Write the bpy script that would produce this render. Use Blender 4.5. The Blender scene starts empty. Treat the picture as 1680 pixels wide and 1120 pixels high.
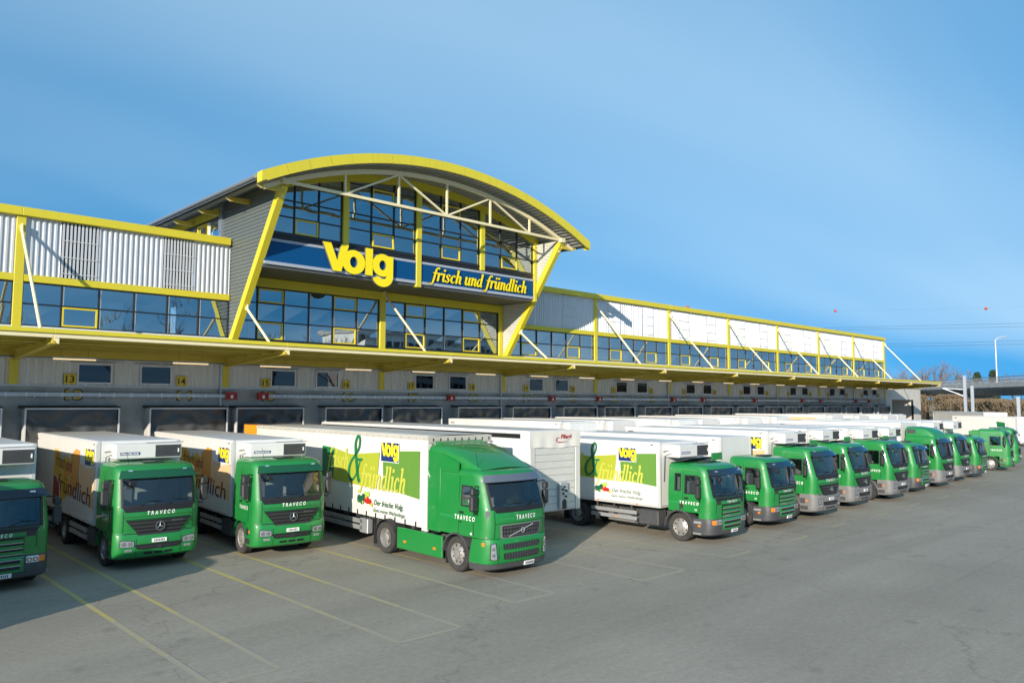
import bpy, bmesh, math, random
from mathutils import Vector, Matrix
rad = math.radians
random.seed(11)
sc = bpy.context.scene
COL = sc.collection

# ------------------------------------------------------------------ camera
YAW, PITCH, ROLL = rad(43.593), rad(4.448), rad(0.227)
fw = Vector((math.sin(YAW)*math.cos(PITCH), math.cos(YAW)*math.cos(PITCH), math.sin(PITCH)))
rt = Vector((math.cos(YAW), -math.sin(YAW), 0.0))
up = rt.cross(fw)
rt2 = rt*math.cos(ROLL) + up*math.sin(ROLL)
up2 = -rt*math.sin(ROLL) + up*math.cos(ROLL)
cam_d = bpy.data.cameras.new('camera')
cam = bpy.data.objects.new('camera', cam_d)
COL.objects.link(cam)
m = Matrix((rt2, up2, -fw)).transposed().to_4x4()
m.translation = Vector((0, 0, 5.0))
cam.matrix_world = m
cam_d.sensor_fit = 'HORIZONTAL'
cam_d.sensor_width = 36.0
cam_d.lens = 1272.5/1680*36.0
cam_d.clip_start = 0.2
cam_d.clip_end = 6000
sc.camera = cam

# ------------------------------------------------------------------ sky and sun
CROT, CLX, CLY = -15, 4.0, 3.0
SKY_LIFT, SKY_SQ = 0.62, 0.42
SUN_TO = Vector((-0.862, -0.438, 0.255)).normalized()      # direction towards the sun
EL = math.asin(SUN_TO.z)
AZ = math.atan2(SUN_TO.x, SUN_TO.y)
world = bpy.data.worlds.new('World')
sc.world = world
world.use_nodes = True
wn, wl = world.node_tree.nodes, world.node_tree.links
wn.clear()
wo = wn.new('ShaderNodeOutputWorld')
bg = wn.new('ShaderNodeBackground')
sky = wn.new('ShaderNodeTexSky')
sky.sky_type = 'NISHITA'
sky.sun_disc = False
sky.sun_elevation = EL
sky.sun_rotation = AZ
sky.altitude = 400
sky.air_density = 1.0
sky.dust_density = 0.0
sky.ozone_density = 6.0
bg.inputs['Strength'].default_value = 0.15
tc = wn.new('ShaderNodeTexCoord')
# clear winter air: the sky is sampled a little above the true direction, so the blue holds down to the skyline all round
vmap = wn.new('ShaderNodeMapping'); vmap.vector_type = 'POINT'
vmap.inputs['Location'].default_value = (0, 0, SKY_LIFT); vmap.inputs['Scale'].default_value = (1, 1, SKY_SQ)
wl.new(tc.outputs['Generated'], vmap.inputs['Vector'])
vnorm = wn.new('ShaderNodeVectorMath'); vnorm.operation = 'NORMALIZE'; wl.new(vmap.outputs[0], vnorm.inputs[0]); wl.new(vnorm.outputs[0], sky.inputs['Vector'])
# thin cirrus: noise on the view direction projected on a high plane
sep = wn.new('ShaderNodeSeparateXYZ'); wl.new(tc.outputs['Generated'], sep.inputs[0])
zc = wn.new('ShaderNodeMath'); zc.operation = 'MAXIMUM'; wl.new(sep.outputs['Z'], zc.inputs[0]); zc.inputs[1].default_value = 0.02
za = wn.new('ShaderNodeMath'); za.operation = 'ADD'; wl.new(zc.outputs[0], za.inputs[0]); za.inputs[1].default_value = 0.12
dx = wn.new('ShaderNodeMath'); dx.operation = 'DIVIDE'; wl.new(sep.outputs['X'], dx.inputs[0]); wl.new(za.outputs[0], dx.inputs[1])
dy = wn.new('ShaderNodeMath'); dy.operation = 'DIVIDE'; wl.new(sep.outputs['Y'], dy.inputs[0]); wl.new(za.outputs[0], dy.inputs[1])
cmb = wn.new('ShaderNodeCombineXYZ'); wl.new(dx.outputs[0], cmb.inputs[0]); wl.new(dy.outputs[0], cmb.inputs[1])
mp = wn.new('ShaderNodeMapping'); wl.new(cmb.outputs[0], mp.inputs['Vector'])
mp.inputs['Rotation'].default_value = (0, 0, rad(CROT)); mp.inputs['Scale'].default_value = (0.32, 0.9, 1); mp.inputs['Location'].default_value = (CLX, CLY, 0)
nz = wn.new('ShaderNodeTexNoise'); wl.new(mp.outputs[0], nz.inputs['Vector'])
nz.inputs['Scale'].default_value = 0.62; nz.inputs['Detail'].default_value = 3; nz.inputs['Roughness'].default_value = 0.38
nz.inputs['Distortion'].default_value = 0.3
rp = wn.new('ShaderNodeValToRGB'); wl.new(nz.outputs['Fac'], rp.inputs['Fac'])
rp.color_ramp.elements[0].position = 0.37; rp.color_ramp.elements[0].color = (0, 0, 0, 1)
rp.color_ramp.elements[1].position = 0.85; rp.color_ramp.elements[1].color = (0.76, 0.76, 0.76, 1)
mixc = wn.new('ShaderNodeMix'); mixc.data_type = 'RGBA'
tint = wn.new('ShaderNodeMix'); tint.data_type = 'RGBA'; tint.blend_type = 'MULTIPLY'; tint.inputs[0].default_value = 1.0
wl.new(sky.outputs[0], tint.inputs[6]); tint.inputs[7].default_value = (0.80, 1.60, 1.34, 1)
wl.new(rp.outputs[0], mixc.inputs[0]); wl.new(tint.outputs[2], mixc.inputs[6])
mixc.inputs[7].default_value = (3.7, 4.75, 5.3, 1)
wl.new(mixc.outputs[2], bg.inputs['Color'])
wl.new(bg.outputs[0], wo.inputs['Surface'])

sun_d = bpy.data.lights.new('sun', 'SUN')
sun_d.energy = 4.6
sun_d.angle = rad(0.53)
sun_d.color = (1.0, 0.90, 0.76)
sun = bpy.data.objects.new('sun', sun_d)
COL.objects.link(sun)
sun.rotation_euler = SUN_TO.to_track_quat('Z', 'Y').to_euler()
sun.location = (-60, -30, 40)

vs = sc.view_settings
sc.display_settings.display_device = 'sRGB'
vs.view_transform = 'Standard'
vs.look = 'None'
vs.exposure = 0.52
vs.gamma = 1.0
vs.use_curve_mapping = False
sc.render.resolution_x, sc.render.resolution_y = 1024, 682
try:
    sc.render.engine = 'CYCLES'
    sc.cycles.max_bounces = 8
    sc.cycles.transparent_max_bounces = 16
except Exception:
    pass

# ------------------------------------------------------------------ materials
MATS = {}
def mat(name, col, rough=0.5, metal=0.0, coat=0.0, dirt=0.0, dscale=2.5, dcol=None, streak=False, bump=0.0, bscale=60,
        spec=0.5, emit=0.0, ecol=None, jit=0.0):
    """painted or plain surface; dirt mixes a second colour through layered noise of its own shape"""
    M = bpy.data.materials.new(name); M.use_nodes = True
    n, l = M.node_tree.nodes, M.node_tree.links
    p = n['Principled BSDF']
    c = (*col, 1) if len(col) == 3 else col
    p.inputs['Base Color'].default_value = c
    p.inputs['Roughness'].default_value = rough
    p.inputs['Metallic'].default_value = metal
    p.inputs['Specular IOR Level'].default_value = spec
    if coat:
        p.inputs['Coat Weight'].default_value = coat; p.inputs['Coat Roughness'].default_value = 0.035
    if emit:
        p.inputs['Emission Color'].default_value = (*(ecol or col), 1); p.inputs['Emission Strength'].default_value = emit
    if dirt or bump or jit:
        t = n.new('ShaderNodeTexCoord')
    if dirt or jit:
        mpn = n.new('ShaderNodeMapping'); l.new(t.outputs['Object'], mpn.inputs['Vector'])
        if streak: mpn.inputs['Scale'].default_value = (2.2, 2.2, 0.22)
        a = n.new('ShaderNodeTexNoise'); a.inputs['Scale'].default_value = dscale; a.inputs['Detail'].default_value = 8
        a.inputs['Roughness'].default_value = 0.62
        l.new(mpn.outputs[0], a.inputs['Vector'])
        r = n.new('ShaderNodeValToRGB'); l.new(a.outputs['Fac'], r.inputs['Fac'])
        r.color_ramp.elements[0].position = 0.42; r.color_ramp.elements[0].color = (0, 0, 0, 1)
        r.color_ramp.elements[1].position = 0.78; r.color_ramp.elements[1].color = (dirt, dirt, dirt, 1)
        mx = n.new('ShaderNodeMix'); mx.data_type = 'RGBA'
        l.new(r.outputs[0], mx.inputs[0]); mx.inputs[6].default_value = c
        dc = dcol or tuple(v*0.45 + 0.02 for v in c[:3])
        mx.inputs[7].default_value = (*dc, 1)
        l.new(mx.outputs[2], p.inputs['Base Color'])
        rr = n.new('ShaderNodeMapRange'); l.new(a.outputs['Fac'], rr.inputs[0])
        rr.inputs[1].default_value = 0.3; rr.inputs[2].default_value = 0.8
        rr.inputs[3].default_value = max(0.02, rough-0.06); rr.inputs[4].default_value = min(1, rough+0.18)
        l.new(rr.outputs[0], p.inputs['Roughness'])
    if bump:
        b = n.new('ShaderNodeTexNoise'); b.inputs['Scale'].default_value = bscale; b.inputs['Detail'].default_value = 4
        l.new(t.outputs['Object'], b.inputs['Vector'])
        bn = n.new('ShaderNodeBump'); bn.inputs['Strength'].default_value = bump; bn.inputs['Distance'].default_value = 0.02
        l.new(b.outputs['Fac'], bn.inputs['Height']); l.new(bn.outputs[0], p.inputs['Normal'])
    MATS[name] = M
    return M

def glass(name, tint, refl=0.12, rough=0.01, rcol=(1, 1, 1), wave=0.0):
    """thin pane: part mirror, part tinted see-through"""
    M = bpy.data.materials.new(name); M.use_nodes = True
    n, l = M.node_tree.nodes, M.node_tree.links
    n.clear()
    o = n.new('ShaderNodeOutputMaterial')
    tr = n.new('ShaderNodeBsdfTransparent'); tr.inputs[0].default_value = (*tint, 1)
    gl = n.new('ShaderNodeBsdfGlossy'); gl.inputs['Roughness'].default_value = rough
    gl.inputs['Color'].default_value = (*rcol, 1)
    fr = n.new('ShaderNodeFresnel'); fr.inputs['IOR'].default_value = 1.5
    ad = n.new('ShaderNodeMath'); ad.operation = 'ADD'; ad.use_clamp = True; l.new(fr.outputs[0], ad.inputs[0]); ad.inputs[1].default_value = refl
    mx = n.new('ShaderNodeMixShader'); l.new(ad.outputs[0], mx.inputs[0]); l.new(tr.outputs[0], mx.inputs[1]); l.new(gl.outputs[0], mx.inputs[2])
    if wave:
        t = n.new('ShaderNodeTexCoord'); b = n.new('ShaderNodeTexNoise'); b.inputs['Scale'].default_value = 0.7; b.inputs['Detail'].default_value = 1
        l.new(t.outputs['Object'], b.inputs['Vector'])
        bn = n.new('ShaderNodeBump'); bn.inputs['Strength'].default_value = wave; bn.inputs['Distance'].default_value = 0.05
        l.new(b.outputs['Fac'], bn.inputs['Height']); l.new(bn.outputs[0], gl.inputs['Normal'])
    l.new(mx.outputs[0], o.inputs['Surface'])
    MATS[name] = M
    return M

GREEN = (0.006, 0.195, 0.034)
mat('green', GREEN, 0.46, coat=0.7, dirt=0.25, dscale=1.8, dcol=(0.035, 0.17, 0.055))
mat('green_dark', (0.006, 0.075, 0.03), 0.4, coat=0.3)
mat('green_mark', (0.025, 0.27, 0.09), 0.5)
mat('truck_white', (0.68, 0.675, 0.65), 0.38, coat=0.2, dirt=0.32, dscale=0.9, dcol=(0.50, 0.48, 0.42), streak=True)
mat('truck_roof', (0.62, 0.64, 0.65), 0.4, dirt=0.35, dscale=0.8, dcol=(0.36, 0.36, 0.35))
mat('tarp_roof', (0.47, 0.45, 0.40), 0.65, dirt=0.5, dscale=0.9, dcol=(0.27, 0.25, 0.21))
mat('tarp', (0.66, 0.64, 0.59), 0.55, dirt=0.22, dscale=0.8, dcol=(0.55, 0.51, 0.43), streak=True)
mat('trim', (0.62, 0.62, 0.60), 0.4, metal=0.3, dirt=0.2)
mat('alu', (0.55, 0.56, 0.57), 0.42, metal=0.65, dirt=0.35, dscale=3)
mat('alu_panel', (0.60, 0.60, 0.56), 0.5, metal=0.2, dirt=0.3, dscale=1.2, dcol=(0.42, 0.40, 0.35))
mat('black', (0.012, 0.012, 0.013), 0.5)
mat('plastic', (0.028, 0.029, 0.031), 0.42, dirt=0.3, dcol=(0.06, 0.058, 0.055))
mat('visor', (0.012, 0.02, 0.028), 0.15, coat=0.5)
mat('visor_grey', (0.10, 0.12, 0.15), 0.25, coat=0.5)
mat('bumper_grey', (0.17, 0.17, 0.17), 0.5, dirt=0.35, dscale=3, dcol=(0.10, 0.095, 0.09))
mat('bumper_dark', (0.055, 0.058, 0.064), 0.48, dirt=0.35, dscale=3, dcol=(0.11, 0.10, 0.09))
mat('frame_steel', (0.05, 0.05, 0.05), 0.6, dirt=0.5, dcol=(0.11, 0.10, 0.085))
mat('chrome', (0.8, 0.8, 0.8), 0.15, metal=1.0)
mat('rim', (0.42, 0.41, 0.39), 0.42, metal=0.6, dirt=0.5, dscale=9, dcol=(0.16, 0.13, 0.10))
mat('tyre', (0.030, 0.029, 0.028), 0.85, dirt=0.5, dscale=5, dcol=(0.085, 0.078, 0.068))
mat('lamp_glass', (0.62, 0.65, 0.68), 0.08, metal=0.75, bump=0.6, bscale=25)
mat('amber', (0.75, 0.20, 0.015), 0.25, coat=0.4)
mat('orange', (0.80, 0.30, 0.015), 0.4)
mat('red', (0.42, 0.022, 0.016), 0.4, dirt=0.2)
mat('letter_white', (0.82, 0.83, 0.80), 0.5)
mat('seat', (0.10, 0.105, 0.12), 0.8)
mat('cab_inside', (0.34, 0.34, 0.33), 0.75)
mat('dash', (0.10, 0.10, 0.105), 0.6)
mat('logo_blue', (0.010, 0.030, 0.145), 0.42)
mat('logo_yellow', (0.86, 0.70, 0.012), 0.42)
mat('art_lime', (0.36, 0.40, 0.03), 0.48, dirt=0.12, streak=True)
mat('art_green', (0.11, 0.25, 0.035), 0.48, dirt=0.12, streak=True)
mat('art_dgreen', (0.008, 0.16, 0.05), 0.48)
mat('art_lime2', (0.50, 0.50, 0.07), 0.48)
mat('art_orange', (0.72, 0.30, 0.055), 0.48)
mat('art_peach', (0.76, 0.46, 0.25), 0.48)
mat('art_gold', (0.73, 0.45, 0.035), 0.48)
mat('art_brown', (0.12, 0.012, 0.012), 0.48)
mat('art_rust', (0.30, 0.035, 0.018), 0.48)
mat('print_green', (0.012, 0.10, 0.045), 0.5)
mat('veg_red', (0.50, 0.018, 0.012), 0.45)
mat('veg_dark', (0.008, 0.075, 0.045), 0.45, dirt=0.6, dscale=14, dcol=(0.04, 0.22, 0.10))
mat('veg_light', (0.36, 0.52, 0.06), 0.45, dirt=0.6, dscale=12, dcol=(0.6, 0.62, 0.2))

YEL = (0.60, 0.515, 0.030)
mat('yellow', YEL, 0.42, dirt=0.30, dscale=1.4, dcol=(0.44, 0.36, 0.045), streak=True)
mat('yellow_sash', (0.66, 0.52, 0.02), 0.4)
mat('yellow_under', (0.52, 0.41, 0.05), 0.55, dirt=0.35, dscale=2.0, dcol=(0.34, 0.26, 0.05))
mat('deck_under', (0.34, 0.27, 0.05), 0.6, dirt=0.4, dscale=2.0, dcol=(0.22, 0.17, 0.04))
mat('cream', (0.74, 0.66, 0.42), 0.45, dirt=0.25, dscale=2.2, dcol=(0.58, 0.49, 0.28))
mat('cladding', (0.55, 0.575, 0.62), 0.36, metal=0.15, dirt=0.34, dscale=0.9, dcol=(0.46, 0.48, 0.50), streak=True)
mat('cladding_low', (0.60, 0.60, 0.565), 0.5, dirt=0.5, dscale=1.5, dcol=(0.37, 0.365, 0.335), streak=True)
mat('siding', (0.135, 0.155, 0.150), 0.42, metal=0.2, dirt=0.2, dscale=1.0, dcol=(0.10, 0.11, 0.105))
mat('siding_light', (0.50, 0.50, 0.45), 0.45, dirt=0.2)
mat('soffit', (0.36, 0.37, 0.36), 0.45, metal=0.2, dirt=0.3, dcol=(0.22, 0.22, 0.21))
mat('soffit_dark', (0.085, 0.09, 0.095), 0.5)
mat('roof_metal', (0.20, 0.22, 0.245), 0.35, metal=0.5, dirt=0.3)
mat('gutter', (0.34, 0.38, 0.43), 0.32, metal=0.6)
mat('mullion', (0.014, 0.016, 0.020), 0.4)
mat('frame_pale', (0.62, 0.64, 0.66), 0.4, dirt=0.15)
mat('sign_blue', (0.001, 0.062, 0.19), 0.55, spec=0.2)
mat('sign_strip', (0.33, 0.37, 0.44), 0.4)
mat('sign_yellow', (0.86, 0.70, 0.006), 0.4)
mat('sign_edge', (0.14, 0.14, 0.13), 0.5)
mat('plate_yellow', (0.62, 0.46, 0.02), 0.45, dirt=0.15)
mat('concrete', (0.40, 0.405, 0.39), 0.8, dirt=0.75, dscale=0.9, dcol=(0.20, 0.205, 0.195), bump=0.2, bscale=18)
mat('concrete_light', (0.50, 0.49, 0.45), 0.8, dirt=0.5, dscale=0.8, dcol=(0.32, 0.31, 0.28), bump=0.15, bscale=14)
mat('rubber', (0.022, 0.022, 0.023), 0.62, dirt=0.4, dscale=3, dcol=(0.05, 0.05, 0.048))
mat('curtain_cloth', (0.06, 0.063, 0.064), 0.34, dirt=0.4, dscale=2, dcol=(0.09, 0.088, 0.082))
mat('galv', (0.46, 0.51, 0.56), 0.4, metal=0.45, dirt=0.35, dscale=2, dcol=(0.30, 0.33, 0.36))
mat('room_wall', (0.78, 0.78, 0.75), 0.8)
mat('room_floor', (0.30, 0.28, 0.25), 0.7)
mat('room_dark', (0.06, 0.06, 0.062), 0.8)
mat('blind', (0.50, 0.51, 0.52), 0.6)
mat('furniture', (0.42, 0.44, 0.46), 0.6)
mat('tube', (1.0, 0.80, 0.50), 0.4, emit=0.6, ecol=(1.0, 0.72, 0.36))
mat('marker_red', (0.55, 0.06, 0.03), 0.5)
mat('wire', (0.03, 0.035, 0.04), 0.5)
mat('lamp_post', (0.58, 0.60, 0.60), 0.4, metal=0.4)
mat('bark', (0.11, 0.085, 0.065), 0.9)
mat('twig', (0.19, 0.14, 0.11), 0.9)
mat('shrub', (0.21, 0.155, 0.095), 0.9, jit=0.5, dirt=0.5, dscale=1.2, dcol=(0.12, 0.10, 0.055))
mat('conifer', (0.03, 0.055, 0.022), 0.9, dirt=0.5, dscale=2, dcol=(0.06, 0.08, 0.03))
mat('fence_metal', (0.22, 0.23, 0.24), 0.5, metal=0.4)
mat('far_white', (0.70, 0.70, 0.66), 0.6)
mat('hill', (0.24, 0.21, 0.13), 1.0, dirt=0.6, dscale=0.06, dcol=(0.13, 0.14, 0.07))
glass('pane', (0.74, 0.82, 0.85), refl=0.40, wave=0.05, rcol=(0.85, 0.95, 1.0))
glass('pane_dark', (0.30, 0.34, 0.38), refl=0.02, wave=0.05)
glass('cab_glass', (0.74, 0.82, 0.80), refl=0.05)

# ------------------------------------------------------------------ mesh helper
class MB:
    def __init__(s): s.v, s.f = [], []
    def add(s, vs, fs):
        o = len(s.v); s.v += [tuple(q) for q in vs]; s.f += [tuple(i+o for i in q) for q in fs]; return s
    def box(s, x0, x1, y0, y1, z0, z1):
        return s.add([(x0,y0,z0),(x1,y0,z0),(x1,y1,z0),(x0,y1,z0),(x0,y0,z1),(x1,y0,z1),(x1,y1,z1),(x0,y1,z1)],
                     [(0,3,2,1),(4,5,6,7),(0,1,5,4),(1,2,6,5),(2,3,7,6),(3,0,4,7)])
    def cbox(s, x0, x1, y0, y1, z0, z1, c=0.02):
        """box with chamfered edges"""
        X, Y, Z = (x0, x1), (y0, y1), (z0, z1); idx = {}; vs = []
        for i in (0,1):
            for j in (0,1):
                for k in (0,1):
                    sx, sy, sz = (c if i == 0 else -c), (c if j == 0 else -c), (c if k == 0 else -c)
                    for a in range(3):
                        idx[(i,j,k,a)] = len(vs)
                        vs.append((X[i] + (sx if a != 0 else 0), Y[j] + (sy if a != 1 else 0), Z[k] + (sz if a != 2 else 0)))
        fs = []
        for i in (0,1): q = [idx[(i,0,0,0)], idx[(i,1,0,0)], idx[(i,1,1,0)], idx[(i,0,1,0)]]; fs.append(q if i else q[::-1])
        for j in (0,1): q = [idx[(0,j,0,1)], idx[(0,j,1,1)], idx[(1,j,1,1)], idx[(1,j,0,1)]]; fs.append(q if j else q[::-1])
        for k in (0,1): q = [idx[(0,0,k,2)], idx[(1,0,k,2)], idx[(1,1,k,2)], idx[(0,1,k,2)]]; fs.append(q if k else q[::-1])
        for i in (0,1):
            for j in (0,1): fs.append([idx[(i,j,0,0)], idx[(i,j,1,0)], idx[(i,j,1,1)], idx[(i,j,0,1)]])
            for k in (0,1): fs.append([idx[(i,0,k,0)], idx[(i,1,k,0)], idx[(i,1,k,2)], idx[(i,0,k,2)]])
        for j in (0,1):
            for k in (0,1): fs.append([idx[(0,j,k,1)], idx[(1,j,k,1)], idx[(1,j,k,2)], idx[(0,j,k,2)]])
        for i in (0,1):
            for j in (0,1):
                for k in (0,1): fs.append([idx[(i,j,k,0)], idx[(i,j,k,1)], idx[(i,j,k,2)]])
        return s.add(vs, fs)
    def quad(s, a, b, c, d): return s.add([a,b,c,d], [(0,1,2,3)])
    def beam(s, p0, p1, w, h, upv=(0,0,1)):
        p0, p1 = Vector(p0), Vector(p1); d = (p1-p0).normalized(); u = Vector(upv)
        a = d.cross(u)
        if a.length < 1e-4: a = d.cross(Vector((1,0,0)))
        a.normalize(); b = a.cross(d).normalized(); a *= w/2; b *= h/2
        vs = [p+x+y for p in (p0,p1) for x,y in ((-a,-b),(a,-b),(a,b),(-a,b))]
        return s.add(vs, [(0,3,2,1),(4,5,6,7),(0,1,5,4),(1,2,6,5),(2,3,7,6),(3,0,4,7)])
    def tube(s, pts, r, n=8, r2=None):
        pts = [Vector(p) for p in pts]; rings = []; N = len(pts)
        for i, p in enumerate(pts):
            d = (pts[min(i+1,N-1)] - pts[max(i-1,0)]).normalized()
            a = d.cross(Vector((0,0,1)))
            if a.length < 1e-3: a = d.cross(Vector((1,0,0)))
            a.normalize(); b = d.cross(a); rr = r if r2 is None else r + (r2-r)*i/max(1,N-1)
            rings.append([p + a*math.cos(2*math.pi*k/n)*rr + b*math.sin(2*math.pi*k/n)*rr for k in range(n)])
        vs = [q for rg in rings for q in rg]; fs = []
        for i in range(N-1):
            for k in range(n): fs.append((i*n+k, i*n+(k+1)%n, (i+1)*n+(k+1)%n, (i+1)*n+k))
        fs.append(tuple(range(n))[::-1]); fs.append(tuple((N-1)*n+k for k in range(n)))
        return s.add(vs, fs)
    def prism(s, poly, axis, a, b):
        n = len(poly)
        def P(q, t): return {'x': (t, q[0], q[1]), 'y': (q[0], t, q[1]), 'z': (q[0], q[1], t)}[axis]
        vs = [P(q, a) for q in poly] + [P(q, b) for q in poly]
        return s.add(vs, [tuple(range(n))[::-1], tuple(range(n, 2*n))] + [(i, (i+1)%n, n+(i+1)%n, n+i) for i in range(n)])
    def lathe(s, prof, c, axis='x', n=24, close=False):
        vs, fs = [], []; m_ = len(prof)
        for k in range(n):
            t = 2*math.pi*k/n; co, si = math.cos(t), math.sin(t)
            for r, a in prof:
                vs.append({'x': (c[0]+a, c[1]+r*co, c[2]+r*si), 'y': (c[0]+r*co, c[1]+a, c[2]+r*si), 'z': (c[0]+r*co, c[1]+r*si, c[2]+a)}[axis])
        for k in range(n):
            k2 = (k+1) % n
            for i in range(m_-1): fs.append((k*m_+i, k2*m_+i, k2*m_+i+1, k*m_+i+1))
        return s.add(vs, fs)
    def grid(s, fn, nu, nv):
        vs = [fn(i/nu, j/nv) for j in range(nv+1) for i in range(nu+1)]
        return s.add(vs, [(j*(nu+1)+i, j*(nu+1)+i+1, (j+1)*(nu+1)+i+1, (j+1)*(nu+1)+i) for j in range(nv) for i in range(nu)])
    def mesh(s, name, mt, smooth=None):
        me = bpy.data.meshes.new(name); me.from_pydata(s.v, [], s.f); me.validate()
        if smooth:
            bm = bmesh.new(); bm.from_mesh(me)
            bmesh.ops.remove_doubles(bm, verts=bm.verts, dist=1e-5)
            bmesh.ops.recalc_face_normals(bm, faces=bm.faces); bm.to_mesh(me); bm.free()
            me.polygons.foreach_set('use_smooth', [True]*len(me.polygons))
            me.set_sharp_from_angle(angle=rad(smooth))
        if isinstance(mt, str): me.materials.append(MATS[mt])
        else:
            for q in mt: me.materials.append(MATS[q])
        me.update()
        return me
    def obj(s, name, mt, parent=None, smooth=None):
        return link(name, s.mesh(name, mt, smooth), parent)

def link(name, me, parent=None):
    o = bpy.data.objects.new(name, me); COL.objects.link(o)
    if parent is not None: o.parent = parent
    return o
def tag(o, label, cat, group=None):
    o['label'] = label; o['category'] = cat
    if group: o['group'] = group
    return o
def thing(name, label, cat, loc=(0,0,0), rotz=0.0, group=None):
    o = bpy.data.objects.new(name, None); COL.objects.link(o)
    o.location = loc; o.rotation_euler = (0, 0, rotz); o.empty_display_size = 0.3
    return tag(o, label, cat, group)
def setting(o): o['kind'] = 'structure'; return o
def lerp(a, b, t): return a + (b-a)*t
def interp(tab, z):
    if z <= tab[0][0]: return tab[0][1]
    for (a, p), (b, q) in zip(tab, tab[1:]):
        if z <= b: return lerp(p, q, (z-a)/(b-a))
    return tab[-1][1]

# ------------------------------------------------------------------ lettering
_tc = {}
def text2d(txt, size=1.0, bold=0.0, shear=0.0, space=1.0):
    """built-in font as flat triangles: (verts2d, faces, width)"""
    key = (txt, size, bold, shear, space)
    if key in _tc: return _tc[key]
    cu = bpy.data.curves.new('lettering', 'FONT'); cu.body = txt; cu.size = size; cu.offset = bold; cu.shear = shear
    cu.space_character = space; cu.resolution_u = 3; cu.fill_mode = 'FRONT'
    o = bpy.data.objects.new('lettering', cu); COL.objects.link(o)
    dg = bpy.context.evaluated_depsgraph_get(); dg.update()
    me = bpy.data.meshes.new_from_object(o.evaluated_get(dg))
    vs = [(v.co.x, v.co.y) for v in me.vertices]; fs = [tuple(p.vertices) for p in me.polygons]
    bpy.data.objects.remove(o); bpy.data.curves.remove(cu); bpy.data.meshes.remove(me)
    x0 = min((v[0] for v in vs), default=0); x1 = max((v[0] for v in vs), default=0)
    vs = [(v[0]-x0, v[1]) for v in vs]
    _tc[key] = (vs, fs, x1-x0)
    return _tc[key]
def put_text(M, txt, fn, width=None, height=None, bold=0.0, shear=0.0, space=1.0, align=0.0):
    """map flat lettering through fn(u, v); u spans the given width, v 0..height = capital height"""
    vs, fs, w = text2d(txt, 1.0, bold, shear, space)
    caph = 0.70
    kv = height/caph; ku = (width/w) if width else kv
    off = -align*(w*ku)
    M.add([fn(x*ku+off, y*kv) for x, y in vs], fs)
    return M

def stroke(pts, wid, n=5):
    """smooth (Catmull-Rom) brush stroke -> quads"""
    P = [Vector((p[0], p[1])) for p in pts]; out = []; W = []
    if len(P) == 2: n = 1
    for i in range(len(P)-1):
        p0, p1, p2, p3 = P[max(i-1,0)], P[i], P[i+1], P[min(i+2,len(P)-1)]
        w0, w1 = wid[i] if isinstance(wid, (list,tuple)) else wid, wid[i+1] if isinstance(wid, (list,tuple)) else wid
        for k in range(n):
            t = k/n
            out.append(0.5*((2*p1)+(-p0+p2)*t+(2*p0-5*p1+4*p2-p3)*t*t+(-p0+3*p1-3*p2+p3)*t**3)); W.append(lerp(w0,w1,t))
    out.append(P[-1]); W.append(wid[-1] if isinstance(wid, (list,tuple)) else wid)
    L, Rr = [], []
    for i, p in enumerate(out):
        d = (out[min(i+1,len(out)-1)] - out[max(i-1,0)]); d.normalize(); nn = Vector((-d.y, d.x))*W[i]/2
        L.append(p+nn); Rr.append(p-nn)
    return L, Rr
S_, T_ = 0.23, 0.12
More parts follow.
